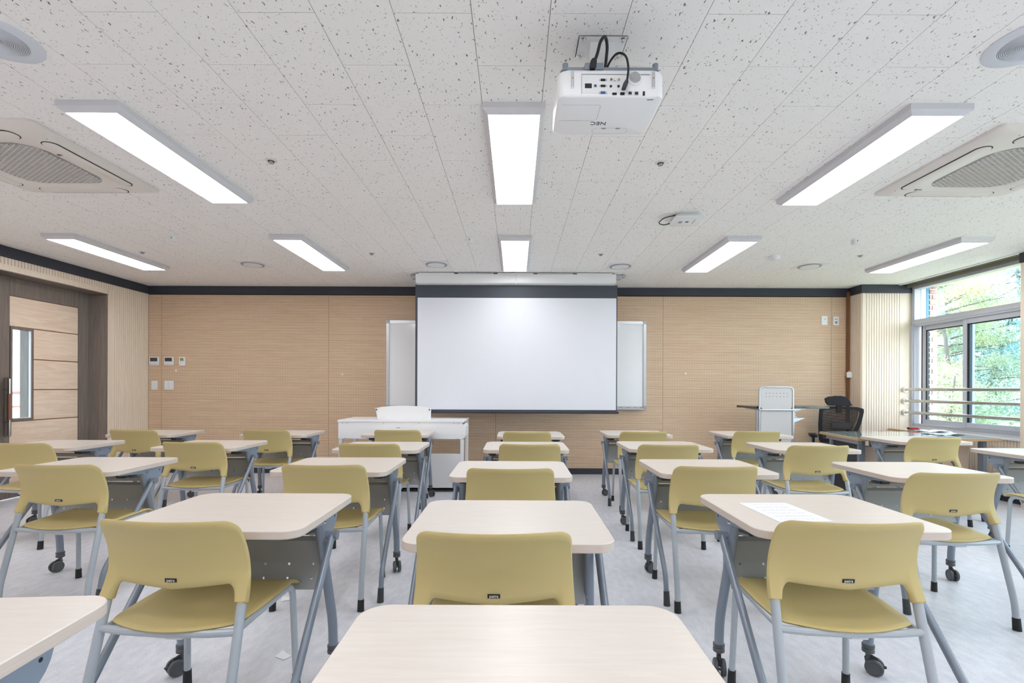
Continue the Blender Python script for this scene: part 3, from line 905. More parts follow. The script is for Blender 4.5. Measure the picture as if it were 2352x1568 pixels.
# sheet of paper on the desk, scraps on the floor
s = obj('paper_sheet', MB().box(-.105, .105, -.1485, .1485, 0, .0006).mesh('paper_sheet', 'sheet', smooth=0), None, (1.081, 1.953, TH + .0004), (0, 0, R(3)))
tag(s, 'printed white sheet of paper lying on a training desk', 'paper')
for i, (x, y, a, sx, lb) in enumerate(((-1.31, 2.78, 20, 1.0, 'small folded white paper scrap on the floor between chair legs'), (-1.05, 2.19, -30, .9, 'crumpled white paper scrap on the floor beside a caster'))):
    mb = MB().add([(-.03 * sx, -.02, .001), (.03, -.015, .001), (.032, .02, .001), (-.025, .018, .012)], [(0, 1, 2, 3)])
    q = shell(mb.v, mb.f, .001, 0)
    tag(obj('paper_scrap', q.mesh('paper_scrap', 'paper'), None, (x, y, .0012), (0, 0, R(a))), lb, 'paper')

# ------------------------------------------------------------------ wall things: whiteboard, screen, switches
WY = DB - .004
t = thing('whiteboard', 'wide aluminium framed whiteboard half hidden behind the projection screen', 'whiteboard', (0, WY, 0))
x0, x1, z0, z1 = -1.832, 1.85, .93, 2.172
obj('board_surface', MB().box(x0 + .02, x1 - .02, -.022, 0, z0 + .02, z1 - .02).mesh('board_surface', 'whiteboard', smooth=0), t)
for a, b_, c, d in ((x0, x0 + .045, z0, z1), (x1 - .045, x1, z0, z1), (x0 + .045, x1 - .045, z1 - .045, z1), (x0 + .045, x1 - .045, z0, z0 + .04)):
    obj('frame_rail', MB().box(a, b_, -.038, 0, c, d).mesh('frame_rail', 'alu', bevel=.006), t)
for cx in (x0 + .02, x1 - .02):
    for cz in (z0 + .02, z1 - .02):
        obj('corner_cap', MB().box(cx - .024, cx + .024, -.042, 0, cz - .024, cz + .024).cyl((cx, -.045, cz), (cx, -.04, cz), .008).mesh('corner_cap', 'greymetal', bevel=.005), t)
obj('pen_tray', MB().box(x0 + .05, x1 - .05, -.10, -.036, z0 - .004, z0 + .008).box(x0 + .05, x1 - .05, -.10, -.096, z0 + .008, z0 + .022).mesh('pen_tray', 'alu', bevel=.002), t)
for i, (mx, c) in enumerate(((1.45, 'blue'), (1.56, 'textblack'), (1.66, 'blue'), (1.74, 'red'))):
    k = thing('marker_pen', ['blue capped marker at the left end of the whiteboard tray group', 'black marker second in the whiteboard tray group', 'blue marker third in the whiteboard tray group', 'red marker nearest the right end of the whiteboard tray'][i], 'marker', (mx, WY - .066, z0 + .0165), 0, 'markers on the whiteboard tray')
    obj('barrel', MB().cyl((-.05, 0, 0), (.015, 0, 0), .0075).mesh('barrel', 'whiteplastic'), k)
    obj('cap', MB().cyl((.015, 0, 0), (.055, 0, 0), .0085, .007).mesh('cap', c), k)

SY = 6.08
t = thing('projection_screen', 'ceiling mounted pull-down projection screen with black border', 'projection screen', (0, SY, 0))
sx0, sx1 = -1.262, 1.277
obj('screen_border', MB().box(sx0, sx1, 0, .002, .93, 2.515).mesh('screen_border', 'screenblack', smooth=0), t)
obj('screen_surface', MB().box(sx0 + .028, sx1 - .013, -.003, 0, .948, 2.352).mesh('screen_surface', 'screen', smooth=0), t)
obj('bottom_bar', MB().cyl((sx0 - .0, 0, .918), (sx1 + .02, 0, .918), .016).box(sx0, sx1, -.012, .012, .918, .945).mesh('bottom_bar', 'band'), t)
hp = [(-.105, 2.628), (-.105, 2.545), (-.095, 2.523), (-.07, 2.512), (.04, 2.512), (.05, 2.53), (.05, 2.628)]
hx0, hx1 = -1.235, 1.235
ho = obj('housing', MB().prism(hp, 'x', hx0, hx1).mesh('housing', 'white', bevel=.005), t)
for xe in (hx0 - .006, hx1 - .006):
    obj('end_cap', MB().prism([(p[0] * 1.04, p[1] - (.002 if p[1] < 2.6 else -.001)) for p in hp], 'x', xe, xe + .012).mesh('end_cap', 'whiteplastic', bevel=.004), ho)
obj('centre_joint', MB().box(-.006, .006, -.108, .04, 2.509, 2.63).mesh('centre_joint', 'acwhite', smooth=0), ho)
for k in range(5):
    a = hx0 + .03 + k * .49
    obj('ceiling_strip', MB().box(a, a + .44, -.10, -.04, 2.628, 2.644).mesh('ceiling_strip', 'alu' if k % 2 else 'white', smooth=0), t)
for s in (-1, 1):
    e = sx1 if s > 0 else sx0
    obj('mount_bracket', MB().box(e - .03 + s * .02, e + .03 + s * .03, .02, .10, 2.60, 2.643).box(e + s * .0 - .02, e + s * .09 + .02, .0, .12, 2.628, 2.643).mesh('mount_bracket', 'alu', bevel=.003), t)

def wallpos(px_, py_):
    d = DB - .004
    hx = VPY + .0039 * (px_ - VPX)
    return (px_ - VPX) * d / F_PX, CAMZ - (py_ - hx) * d / F_PX
def thermostat(cx, cy, label):
    X, Z = wallpos(cx, cy)
    t = thing('wall_controller', label, 'controller', (X, WY, Z), 0, 'wall controllers left of the whiteboard')
    obj('case', MB().box(-.068, .068, -.022, 0, -.060, .060).mesh('case', 'whiteplastic', bevel=.008), t)
    obj('display', MB().box(-.05, .05, -.0235, -.021, -.006, .046).mesh('display', 'lcd', smooth=0), t)
    obj('buttons', MB().box(-.045, -.035, -.0235, -.021, -.04, -.034).box(-.02, -.01, -.0235, -.021, -.04, -.034).box(.01, .02, -.0235, -.021, -.04, -.034).box(.035, .045, -.0235, -.021, -.04, -.034).mesh('buttons', 'textgrey', smooth=0), t)
thermostat(355.5, 828.8, 'white wall controller with dark display nearest the door corner')
thermostat(389, 828.8, 'white wall controller with dark display, middle of the three')
X, Z = wallpos(419.5, 829.5)
t = thing('wall_controller', 'narrow white controller with olive green display, right of three', 'controller', (X, WY, Z), 0, 'wall controllers left of the whiteboard')
obj('case', MB().box(-.045, .045, -.02, 0, -.060, .060).mesh('case', 'whiteplastic', bevel=.005), t)
obj('display', MB().box(-.026, .024, -.0215, -.019, .006, .046).mesh('display', 'lcdgreen', smooth=0), t)
obj('red_button', MB().cyl((.031, -.019, .002), (.031, -.022, .002), .004).mesh('red_button', 'red'), t)
obj('buttons', MB().box(-.03, -.01, -.0212, -.019, -.012, -.008).box(.005, .01, -.0212, -.019, -.02, -.008).box(-.03, -.01, -.0212, -.019, -.035, -.031).mesh('buttons', 'textgrey', smooth=0), t)
X, Z = wallpos(405, 851)
tag(obj('wall_sensor', MB().box(-.013, .013, -.01, 0, -.018, .018).mesh('wall_sensor', 'whiteplastic', bevel=.003), None, (X, WY, Z)), 'tiny white wall sensor below the right-hand controller', 'sensor')
for cx, cy, lb in ((786.5, 859, 'tiny white button on grooved panelling left of the whiteboard'), (1574.5, 857.5, 'tiny white button on grooved panelling right of the whiteboard')):
    X, Z = wallpos(cx, cy)
    tag(obj('wall_button', MB().box(-.011, .011, -.01, 0, -.014, .014).mesh('wall_button', 'whiteplastic', bevel=.003), None, (X, WY, Z)), lb, 'button')
for cx, cy, hw_, lb, n in ((355.5, 884, .044, 'slim single white light switch plate nearest the door corner', 1), (389, 884, .067, 'wider white double light switch plate by the door corner', 2)):
    X, Z = wallpos(cx, cy)
    t = thing('light_switch', lb, 'switch', (X, WY, Z))
    obj('switch_plate', MB().box(-hw_, hw_, -.010, 0, -.0615, .0615).mesh('switch_plate', 'whiteplastic', bevel=.003), t)
    for i in range(n):
        for j in range(3):
            a = -hw_ + .012 + i * (2 * hw_ - .024) / n; b_ = a + (2 * hw_ - .024) / n - .002
            obj('rocker', MB().box(a, b_, -.0135, -.009, -.048 + j * .033, -.017 + j * .033).mesh('rocker', 'whiteplastic', bevel=.0015), t)
X, Z = wallpos(1892.5, 736)
t = thing('wall_outlet', 'white blank outlet plate, left of the pair near the column', 'outlet', (X, WY, Z))
obj('outlet_plate', MB().box(-.042, .042, -.01, 0, -.061, .061).mesh('outlet_plate', 'whiteplastic', bevel=.003), t)
obj('socket_hole', MB().cyl((.005, -.0105, .02), (.005, -.009, .02), .006).mesh('socket_hole', 'dark'), t)
X, Z = wallpos(1919, 737)
t = thing('wall_outlet', 'white socket outlet plate, right of the pair near the column', 'outlet', (X, WY, Z))
obj('outlet_plate', MB().box(-.042, .042, -.01, 0, -.061, .061).mesh('outlet_plate', 'whiteplastic', bevel=.003), t)
obj('socket_hole', MB().cyl((0, -.011, -.022), (0, -.0095, -.022), .019).mesh('socket_hole', 'textgrey'), t)
obj('data_port', MB().box(-.018, -.006, -.0108, -.009, .018, .028).box(.006, .018, -.0108, -.009, .018, .028).cyl((-.007, -.0115, -.022), (-.007, -.0108, -.022), .003).cyl((.007, -.0115, -.022), (.007, -.0108, -.022), .003).mesh('data_port', 'dark', smooth=0), t)

# ------------------------------------------------------------------ ceiling things
def lamp(x, y, label, group='surface mounted LED panel lights'):
    t = thing('ceiling_light', label, 'light', (x, y, CEIL), 0, group)
    def rc(hx, hy, z): return [(hx, hy, z), (-hx, hy, z), (-hx, -hy, z), (hx, -hy, z)]
    obj('lamp_frame', MB().rings([rc(.159, .625, 0), rc(.159, .625, -.028), rc(.153, .619, -.034), rc(.150, .616, -.036), rc(.132, .598, -.050), rc(.130, .596, -.046), rc(.130, .596, -.030)], 0, True, False).mesh('lamp_frame', 'lampframe', smooth=20), t)
    obj('diffuser', MB().box(-.1315, .1315, -.5975, .5975, -.046, -.040).mesh('diffuser', 'lamp', smooth=0), t)
lamp(-2.152, 3.042, 'LED panel light, left of the near row of three')
lamp(-.013, 3.045, 'LED panel light, middle of the near row, beside the projector')
lamp(2.13, 3.042, 'LED panel light, right of the near row of three')
lamp(-4.29, 5.145, 'LED panel light above the door, leftmost of the far row')
lamp(-2.155, 5.145, 'LED panel light second from left in the far row')
lamp(-.01, 5.145, 'LED panel light in front of the projection screen')
lamp(2.139, 5.145, 'LED panel light second from right in the far row')
lamp(4.325, 5.15, 'LED panel light beside the window, rightmost of the far row')
for y, xs in ((3.042, (-4.29, 4.31)), (.62, (-4.29, -2.15, -.012, 2.135, 4.31)), (-1.48, (-4.29, -2.15, -.012, 2.135, 4.31))):  # unseen panels at guessed places, added so the room is lit
    for x in xs: lamp(x, y, 'LED panel light out of view, %s, %s' % ({3.042: 'in line with the air conditioners', .62: 'overhead row', -1.48: 'rear row'}[y], {-4.29: 'by the door wall', -2.15: 'left of middle', -.012: 'in the middle', 2.135: 'right of middle', 4.31: 'by the windows'}[x]), 'LED panel lights outside the view')

def cassette(x, y, label):
    t = thing('air_conditioner', label, 'air conditioner', (x, y, CEIL), 0, 'four-way ceiling cassette air conditioners')
    L = lambda hx, r, z, n=8: [(a, b_, z) for a, b_ in rrect(hx, hx, r, n)]
    obj('panel', MB().rings([L(.475, .03, 0), L(.475, .03, -.012), L(.468, .035, -.018), L(.432, .075, -.034), L(.418, .09, -.036), L(.30, .15, -.040), L(.285, .15, -.030)], 0, True, True).mesh('panel', 'acwhite', smooth=50), t)
    for k in range(4):
        a = R(90 * k)
        def stadium(hx, hy, z, off):
            pts = rrect(hx, hy, hy * .98, 8)
            return [((p[0]) * math.cos(a) - (p[1] + off) * math.sin(a), p[0] * math.sin(a) + (p[1] + off) * math.cos(a), z) for p in pts]
        s = obj('outlet_slot', MB().rings([stadium(.305, .046, -.030, .378), stadium(.305, .046, -.0385, .378)], 0, True, True).mesh('outlet_slot', 'black', smooth=0), t)
        obj('louver', MB().rings([stadium(.298, .040, -.032, .377), stadium(.298, .040, -.040, .377), stadium(.292, .034, -.0425, .377)], 0, True, True).mesh('louver', 'acwhite', smooth=50), s)
        c, s_ = math.cos(a), math.sin(a)
        obj('corner_seam', MB().box(-.0015, .0015, -.0015, .0015, -.0385, -.03).mesh('corner_seam', 'textgrey', smooth=0), t, (.33 * c - .42 * s_, .33 * s_ + .42 * c, 0))
    g = MB()
    hw_ = .272; n = 26
    for i in range(-n, n + 1):
        o = i * .0215
        for sgn in (1, -1):
            # diagonal bars clipped to the rounded square
            pts = []
            for k in range(41):
                u = -.4 + .8 * k / 40
                xx, yy_ = u + o, sgn * (u - o) * .62
                if abs(xx) < hw_ and abs(yy_) < hw_ and (abs(xx) < hw_ - .1 or abs(yy_) < hw_ - .1 or math.hypot(abs(xx) - hw_ + .1, abs(yy_) - hw_ + .1) < .1): pts.append((xx, yy_))
            if len(pts) > 1:
                a0, a1 = pts[0], pts[-1]
                d = Vector((a1[0] - a0[0], a1[1] - a0[1])).normalized() * .0028
                nx, ny = -d.y, d.x
                g.add([(a0[0] + nx, a0[1] + ny, -.036), (a0[0] - nx, a0[1] - ny, -.036), (a1[0] - nx, a1[1] - ny, -.036), (a1[0] + nx, a1[1] + ny, -.036),
                       (a0[0] + nx * .5, a0[1] + ny * .5, -.028), (a0[0] - nx * .5, a0[1] - ny * .5, -.028), (a1[0] - nx * .5, a1[1] - ny * .5, -.028), (a1[0] + nx * .5, a1[1] + ny * .5, -.028)],
                      [(0, 1, 2, 3), (0, 4, 5, 1), (2, 6, 7, 3), (1, 5, 6, 2), (0, 3, 7, 4)])
    gi = obj('intake_back', MB().rings([L(.276, .12, -.0305), L(.276, .12, -.031)], 0, True, True).mesh('intake_back', 'textgrey', smooth=0), t)
    obj('intake_grille', g.mesh('intake_grille', 'acwhite', smooth=0), gi)
    return t
a = cassette(-3.07, 3.06, 'white ceiling cassette air conditioner at left beside the near light')
b = cassette(3.085, 3.07, 'white ceiling cassette air conditioner at right near the windows')
for t, dx, dy in ((a, .318, -.15), (b, -.30, .30)):
    obj('maker_mark', MB().lathe([(.010, 0), (.010, -.001)], (dx, dy, -.0405), 12).box(dx + .014, dx + .04, dy - .004, dy + .004, -.0415, -.0405).mesh('maker_mark', 'textblack', smooth=0), t)

for i, (x, y, lb) in enumerate(((-3.07, 5.64, 'leftmost round ceiling vent valve on a square plate'), (-.924, 5.61, 'round ceiling vent valve left of the screen housing'), (1.22, 5.66, 'round ceiling vent valve right of the screen housing'), (3.41, 5.62, 'rightmost round ceiling vent valve on a square plate'))):
    t = thing('ceiling_vent', lb, 'vent', (x, y, CEIL), 0, 'round ceiling vent valves')
    obj('mount_plate', MB().box(-.15, .15, -.15, .15, -.004, 0).mesh('mount_plate', 'white', smooth=0), t)
    obj('vent_ring', MB().lathe([(.126, -.004), (.126, -.008), (.120, -.012), (.108, -.010), (.108, -.005)], (0, 0, 0), 32).mesh('vent_ring', 'greymetal'), t)
    obj('vent_disc', MB().lathe([(.09, -.006), (.101, -.010), (.099, -.015), (.07, -.021), (.03, -.023)], (0, 0, 0), 32).mesh('vent_disc', 'whiteplastic'), t)
SPR = ((-1.55, 3.057, 'left of the centre light in the near half'), (.914, 3.066, 'right of the centre light in the near half'), (-3.975, 5.146, 'beside the light above the door'), (-1.54, 5.16, 'left of the screen lamp'), (.906, 5.16, 'right of the screen lamp'), (3.68, 5.17, 'beside the window-side light'))
for x, y, lb in SPR:
    t = thing('sprinkler_head', 'small flush sprinkler head ' + lb, 'sprinkler', (x, y, CEIL), 0, 'flush sprinkler heads')
    obj('escutcheon', MB().lathe([(.036, 0), (.036, -.002), (.024, -.005)], (0, 0, 0), 20).mesh('escutcheon', 'acwhite'), t)
    obj('nozzle', MB().lathe([(.012, -.004), (.012, -.014), (.016, -.015), (.016, -.018)], (0, 0, 0), 14).mesh('nozzle', 'greymetal'), t)
    obj('nozzle_seat', MB().lathe([(.021, -.0045), (.021, -.0056)], (0, 0, 0), 14).mesh('nozzle_seat', 'dark'), t)
for x, y, lb in ((-3.27, 4.615, 'small white ceiling sensor box left, above the door side'), (-.446, 4.634, 'small white ceiling sensor box left of the screen lamp'), (3.25, 4.63, 'small white ceiling sensor box on the window side')):
    t = thing('ceiling_sensor', lb, 'sensor', (x, y, CEIL), 0, 'white ceiling sensor boxes')
    obj('sensor_body', MB().rings([[(p[0], p[1], z) for p in rrect(.029, .029, r_, 4)] for z, r_ in ((0, .012), (-.042, .012))] + [[(p[0], p[1], -.047) for p in rrect(.024, .024, .012, 4)]], 0, True, True).mesh('sensor_body', 'whiteplastic'), t)
    obj('sensor_slot', MB().box(-.003, .003, -.0302, -.028, -.026, -.010).mesh('sensor_slot', 'dark', smooth=0), t)
t = thing('smoke_detector', 'round white smoke detector right of the far centre-right light', 'smoke detector', (2.79, 5.22, CEIL))
obj('detector_base', MB().lathe([(.062, 0), (.062, -.012), (.056, -.016)], (0, 0, 0), 28).mesh('detector_base', 'whiteplastic'), t)
obj('detector_dome', MB().lathe([(.052, -.016), (.050, -.030), (.036, -.042), (.015, -.046)], (0, 0, 0), 28).mesh('detector_dome', 'whiteplastic'), t)
t = thing('access_point', 'white square wireless access point on the ceiling with green cable', 'access point', (1.41, 4.02, CEIL), R(-4))
obj('case', MB().rings([[(p[0], p[1], z) for p in rrect(h_, h_, .03, 5)] for z, h_ in ((0, .09), (-.015, .10), (-.035, .118), (-.042, .118), (-.048, .108))], 0, True, True).mesh('case', 'whiteplastic', smooth=40), t)
obj('status_light', MB().box(.06, .065, -.06, .04, -.0492, -.0478).box(-.06, -.03, -.02, .02, -.0492, -.0478).mesh('status_light', 'textgrey', smooth=0), t)
obj('label_mark', MB().box(-.005, .02, -.02, .01, -.0492, -.0478).mesh('label_mark', 'bluejack', smooth=0), t)
obj('antenna_cable', MB().tube([(-.10, -.06, -.01), (-.20, -.06, -.03), (-.22, .03, -.045), (-.16, .06, -.05), (-.11, .05, -.035)], .0045, .08, 8).mesh('antenna_cable', 'green'), t)
for x, y, lb in ((-2.15, 1.985, 'round white ceiling speaker at the upper left'), (2.125, 1.99, 'round white ceiling speaker at the upper right')):
    t = thing('ceiling_speaker', lb, 'speaker', (x, y, CEIL), 0, 'round ceiling speakers')
    obj('speaker_rim', MB().lathe([(.158, 0), (.158, -.004), (.150, -.008), (.112, -.010), (.108, -.006)], (0, 0, 0), 40).mesh('speaker_rim', 'speaker'), t)
    g = MB()
    for k in range(17):
        r_ = .006 + k * .0062
        g.rings([[((r_ + dr) * math.cos(2 * math.pi * q / 40), (r_ + dr) * math.sin(2 * math.pi * q / 40), dz) for q in range(40)] for dr, dz in ((-.0016, -.007), (0, -.0095), (.0016, -.007))])
    obj('speaker_grille', g.mesh('speaker_grille', 'speaker', smooth=0), t)
    obj('grille_back', MB().lathe([(.11, -.006), (.11, -.0068)], (0, 0, 0), 40).mesh('grille_back', 'textgrey', smooth=0), t)

# ------------------------------------------------------------------ projector (rear panel faces the viewer)
PX0, PX1, PY0, PY1, PZ0, PZ1 = .158, .566, 1.85, 2.135, 2.336, 2.444
pr = thing('projector', 'white ceiling mounted projector with black cables at its rear panel', 'projector', ((PX0 + PX1) / 2, PY0, PZ0))
hw_, hd_, hh_ = (PX1 - PX0) / 2, (PY1 - PY0), PZ1 - PZ0
def prr(g, z, r_=.03): return [(p[0], p[1], z) for p in rrect(hw_ - g, hd_ / 2 - g, r_, 6, 0, hd_ / 2)]
obj('body', MB().rings([prr(.010, 0, .024), prr(.003, .004, .028), prr(0, .012), prr(.001, hh_ - .02), prr(.004, hh_ - .008), prr(.012, hh_)], 0, True, True).mesh('body', 'projwhite', smooth=40), pr)
obj('top_cover', MB().rings([prr(.014, hh_ - .001), prr(.012, hh_ + .012), prr(.02, hh_ + .017)], 0, True, True).cyl((-hw_ + .03, .02, hh_), (-hw_ + .03, .02, hh_ + .028), .011).cyl((hw_ - .03, .02, hh_), (hw_ - .03, .02, hh_ + .028), .011).box(-.10, -.03, .004, .06, hh_, hh_ + .024).mesh('top_cover', 'projgrey', smooth=40), pr)
def pp(u, v):   # port panel coords: u px in the close-up, v px
    return (u - 1075) / 1560.0 * .408, hh_ - (v - 515) / 400.0 * hh_
pn = obj('port_panel', MB().box(pp(640, 0)[0], pp(1310, 0)[0], -.0012, .004, .012, .083).mesh('port_panel', 'whiteplastic', bevel=.001), pr)
obj('panel_lip', MB().box(pp(640, 0)[0], pp(1640, 0)[0], -.0022, .002, .083, .0855).box(pp(640, 0)[0], pp(645, 0)[0], -.0018, .002, .010, .085).mesh('panel_lip', 'greymetal', smooth=0), pr)
def port(name, u0, u1, v0, v1, mat, d=.0022, bev=.0008):
    a, z1_ = pp(u0, v0); b_, z0_ = pp(u1, v1)
    obj(name, MB().box(a, b_, -d, .002, z0_, z1_).mesh(name, mat, bevel=bev, bseg=1), pr)
port('power_inlet', 688, 790, 732, 800, 'black')
port('usb_port', 815, 868, 742, 790, 'alu'); port('usb_port', 826, 856, 750, 782, 'black', .0026)
for v in (683, 768, 862):
    port('vga_port', 892, 1018, v - 19, v + 19, 'alu', .0022, .002)
    port('vga_socket', 918, 988, v - 17, v + 17, 'bluejack' if v == 862 else 'black', .0034, .001)
for u, m in ((1072, 'redjack'), (1126, 'white'), (1182, 'gold')):
    c = pp(u, 683)
    obj('rca_jack', MB().cyl((c[0], .002, c[1]), (c[0], -.006, c[1]), .0052).mesh('rca_jack', 'chrome'), pr)
    obj('rca_core', MB().cyl((c[0], -.0055, c[1]), (c[0], -.0068, c[1]), .0036).mesh('rca_core', m), pr)
for u in (1068, 1180):
    c = pp(u, 772)
    obj('audio_jack', MB().cyl((c[0], .002, c[1]), (c[0], -.0026, c[1]), .005).mesh('audio_jack', 'black'), pr)
port('hdmi_port', 1090, 1155, 860, 890, 'black'); port('hdmi_port', 1205, 1270, 855, 892, 'black')
port('lan_port', 1318, 1380, 840, 892, 'alu'); port('lan_socket', 1326, 1372, 850, 888, 'black', .0028)
port('lan_port', 1412, 1474, 842, 894, 'alu'); port('lan_socket', 1420, 1466, 852, 890, 'black', .0028)
port('usb_port', 1536, 1566, 840, 898, 'black')
for u in (508, 1690):
    c = pp(u, 660)
    obj('side_rail', MB().box(c[0] - .0075, c[0] + .0075, -.004, .003, .030, .0965).mesh('side_rail', 'whiteplastic', bevel=.002), pr)
    obj('rail_groove', MB().box(c[0] - .0045, c[0] - .0015, -.0046, 0, .034, .094).box(c[0] + .0015, c[0] + .0045, -.0046, 0, .034, .094).mesh('rail_groove', 'greymetal', smooth=0), pr)
    obj('rail_screw', MB().cyl((c[0], -.0055, c[1] + .0), (c[0], 0, c[1]), .003).mesh('rail_screw', 'gold'), pr)
c = pp(1420, 650)
obj('speaker_boss', MB().lathe([(.0265, 0), (.0265, .008), (.024, .010)], (0, 0, 0), 28).mesh('speaker_boss', 'whiteplastic'), pr, (c[0], .006, c[1] - .004), (R(90), 0, 0))
g = MB()
for i in range(-9, 10):
    for j in range(-9, 10):
        x_, z_ = i * .0023 + (j % 2) * .00115, j * .0023
        if math.hypot(x_, z_) < .0215: g.box(x_ - .0006, x_ + .0006, -.0046, -.0035, z_ - .0006, z_ + .0006)
obj('speaker_holes', g.mesh('speaker_holes', 'textblack', smooth=0), pr, (c[0], 0, c[1]), kind='stuff')
# underside: print and panel lines, turned as seen from the screen side
def under(x_, y_): return (x_, y_, -.0006)
obj('brand_lettering', text_mesh('NEC', .034, 'textblack'), pr, under(-.018, .186), (0, R(180), 0))
obj('port_lettering', text_mesh('HDMI', .010, 'textblack'), pr, under(.155, .018), (0, R(180), 0))
mb = MB()
def line(x_a, y_a, x_b, y_b, w_=.0006):
    d = Vector((x_b - x_a, y_b - y_a)); n_ = Vector((-d.y, d.x)).normalized() * w_
    mb.add([(x_a + n_.x, y_a + n_.y, -.0005), (x_b + n_.x, y_b + n_.y, -.0005), (x_b - n_.x, y_b - n_.y, -.0005), (x_a - n_.x, y_a - n_.y, -.0005)], [(0, 1, 2, 3)])
line(-hw_ + .02, .055, -.035, .055); line(-.035, .055, -.030, .062); line(-.030, .062, -.030, .155); line(-.030, .155, -.045, .165); line(-.045, .165, -hw_ + .02, .165)
sl = rrect(.075, .022, .021, 6, .04, .245)
for p_, q_ in zip(sl, sl[1:] + sl[:1]): line(p_[0], p_[1], q_[0], q_[1], .0005)
obj('panel_line', mb.mesh('panel_line', 'textgrey', smooth=0), pr)
for x_ in (.012, .072):
    obj('vent_foot', MB().box(x_ - .009, x_ + .009, .222, .230, -.002, .001).mesh('vent_foot', 'greymetal', bevel=.001), pr)
# ceiling mount
mt = thing('projector_mount', 'white steel ceiling mount bracket above the projector', 'bracket', ((PX0 + PX1) / 2 - .01, 2.02, PZ1 + .017))
top = CEIL - (PZ1 + .017)
obj('ceiling_plate', MB().box(-.10, .10, -.06, .07, top - .006, top).mesh('ceiling_plate', 'white', bevel=.003), mt)
obj('mount_post', MB().box(-.05, .05, -.03, -.026, .0, top - .006).box(-.05, .05, .03, .034, 0, top - .006).box(-.05, -.046, -.026, .03, 0, top - .006).box(.046, .05, -.026, .03, 0, top - .006).mesh('mount_post', 'white', smooth=0), mt)
obj('mount_arm', MB().box(-.12, .12, -.05, .05, 0, .006).mesh('mount_arm', 'greymetal', bevel=.002), mt)
for sx_ in (-1, 1):
    for sy_ in (-.045, .05):
        obj('anchor_screw', MB().lathe([(.013, 0), (.013, -.002), (.006, -.004), (.006, -.012)], (sx_ * .08, sy_, top - .006), 14).mesh('anchor_screw', 'chrome'), mt)
pc = thing('power_cable', 'thick black power cable looping above the projector', 'cable', (pr.location.x, PY0, PZ1))
obj('cord', MB().tube([(-.065, .03, .035), (-.05, .03, .07), (-.035, .04, .135), (-.012, .06, .17), (.002, .09, .15), (.0, .12, .09), (-.005, .14, .04)], .0062, .05, 10).mesh('cord', 'black'), pc)
obj('plug', MB().prism([(-.085, .0), (-.058, .0), (-.054, .035), (-.066, .045), (-.078, .035)], 'y', .0, .03).mesh('plug', 'black', bevel=.003), pc)
vc = thing('video_cable', 'thin black video cable arching from the mount into the rear ports', 'cable', (pr.location.x, PY0, PZ1))
obj('cord', MB().tube([(-.002, .14, .06), (.01, .10, .09), (.03, .03, .085), (.055, -.015, .04), (.06, -.028, -.02), (.055, -.024, -.06)], .0042, .04, 8).mesh('cord', 'black'), vc)
obj('plug', MB().prism([(.034, -.094), (.050, -.094), (.060, -.070), (.058, -.058), (.050, -.058), (.040, -.074)], 'y', -.03, -.014).mesh('plug', 'dark', bevel=.002), vc)

# ------------------------------------------------------------------ teaching console left of the screen
LY = 5.665
t = thing('teaching_console', 'white steel teaching console with curved monitor hood left of the screen', 'lectern', (-1.337, LY, 0))
W2 = .7385
obj('worktop', MB().box(-W2 - .008, W2 - .002, -.008, .62, .815, .840).mesh('worktop', 'white', bevel=.004), t)
ap = obj('apron', MB().box(-W2, W2 - .02, 0, .015, .618, .815).mesh('apron', 'white', bevel=.003), t)
for k, (x_, z_) in enumerate(((-.69, .803), (-.63, .803), (-.21, .803), (.21, .803), (.62, .803), (.67, .803), (-.66, .626), (-.40, .626), (.36, .626), (.66, .626))):
    obj('screw', MB().cyl((x_, -.003, z_), (x_, .002, z_), .005, None, 10).mesh('screw', 'greymetal'), ap)
obj('name_mark', MB().box(-.055, -.012, -.0012, .001, .748, .753).mesh('name_mark', 'textblack', smooth=0), ap)
for x_ in (-W2, W2 - .05):
    obj('upright', MB().box(x_ + .004, x_ + .044, .004, .06, .05, .618).mesh('upright', 'white', bevel=.004), t)
    obj('upright', MB().box(x_ + .004, x_ + .044, .52, .58, .05, .815).mesh('upright', 'white', bevel=.004), t)
obj('lower_panel', MB().box(-W2 + .044, W2 - .046, .02, .03, .07, .446).mesh('lower_panel', 'white', bevel=.002), t)
obj('base_plinth', MB().box(-W2, W2 - .01, .0, .60, .03, .07).box(-W2, W2 - .01, .0, .012, .03, .052).mesh('base_plinth', 'white', bevel=.003), t)
obj('plinth_foot', MB().box(-W2 + .02, W2 - .03, .02, .58, 0, .03).mesh('plinth_foot', 'dark', smooth=0), t)
obj('side_box', MB().prism([(W2 - .02, .79), (W2 - .012, .79), (W2 + .012, .765), (W2 + .012, .645), (W2 - .012, .622), (W2 - .02, .622)], 'y', .0, .40).mesh('side_box', 'white', bevel=.003), t)
top = []
for k in range(13):
    u = -1 + 2 * k / 12
    top.append((-.01 + .335 * u, .975 + .030 * (1 - u * u)))
hood = [(-.31, .838), (-.34, .965)] + top + [(.325, .965), (.322, .838)]
ho = obj('monitor_hood', MB().prism(hood, 'y', .12, .15).mesh('monitor_hood', 'white', bevel=.004), t)
for x_ in (-.325, .31):
    obj('hood_bolt', MB().cyl((x_, .112, .958), (x_, .122, .958), .008).mesh('hood_bolt', 'black'), ho)
for x_ in (-.25, .25):
    obj('hood_hinge', MB().box(x_ - .028, x_ + .028, .108, .122, .840, .875).mesh('hood_hinge', 'whiteplastic', bevel=.003), ho)

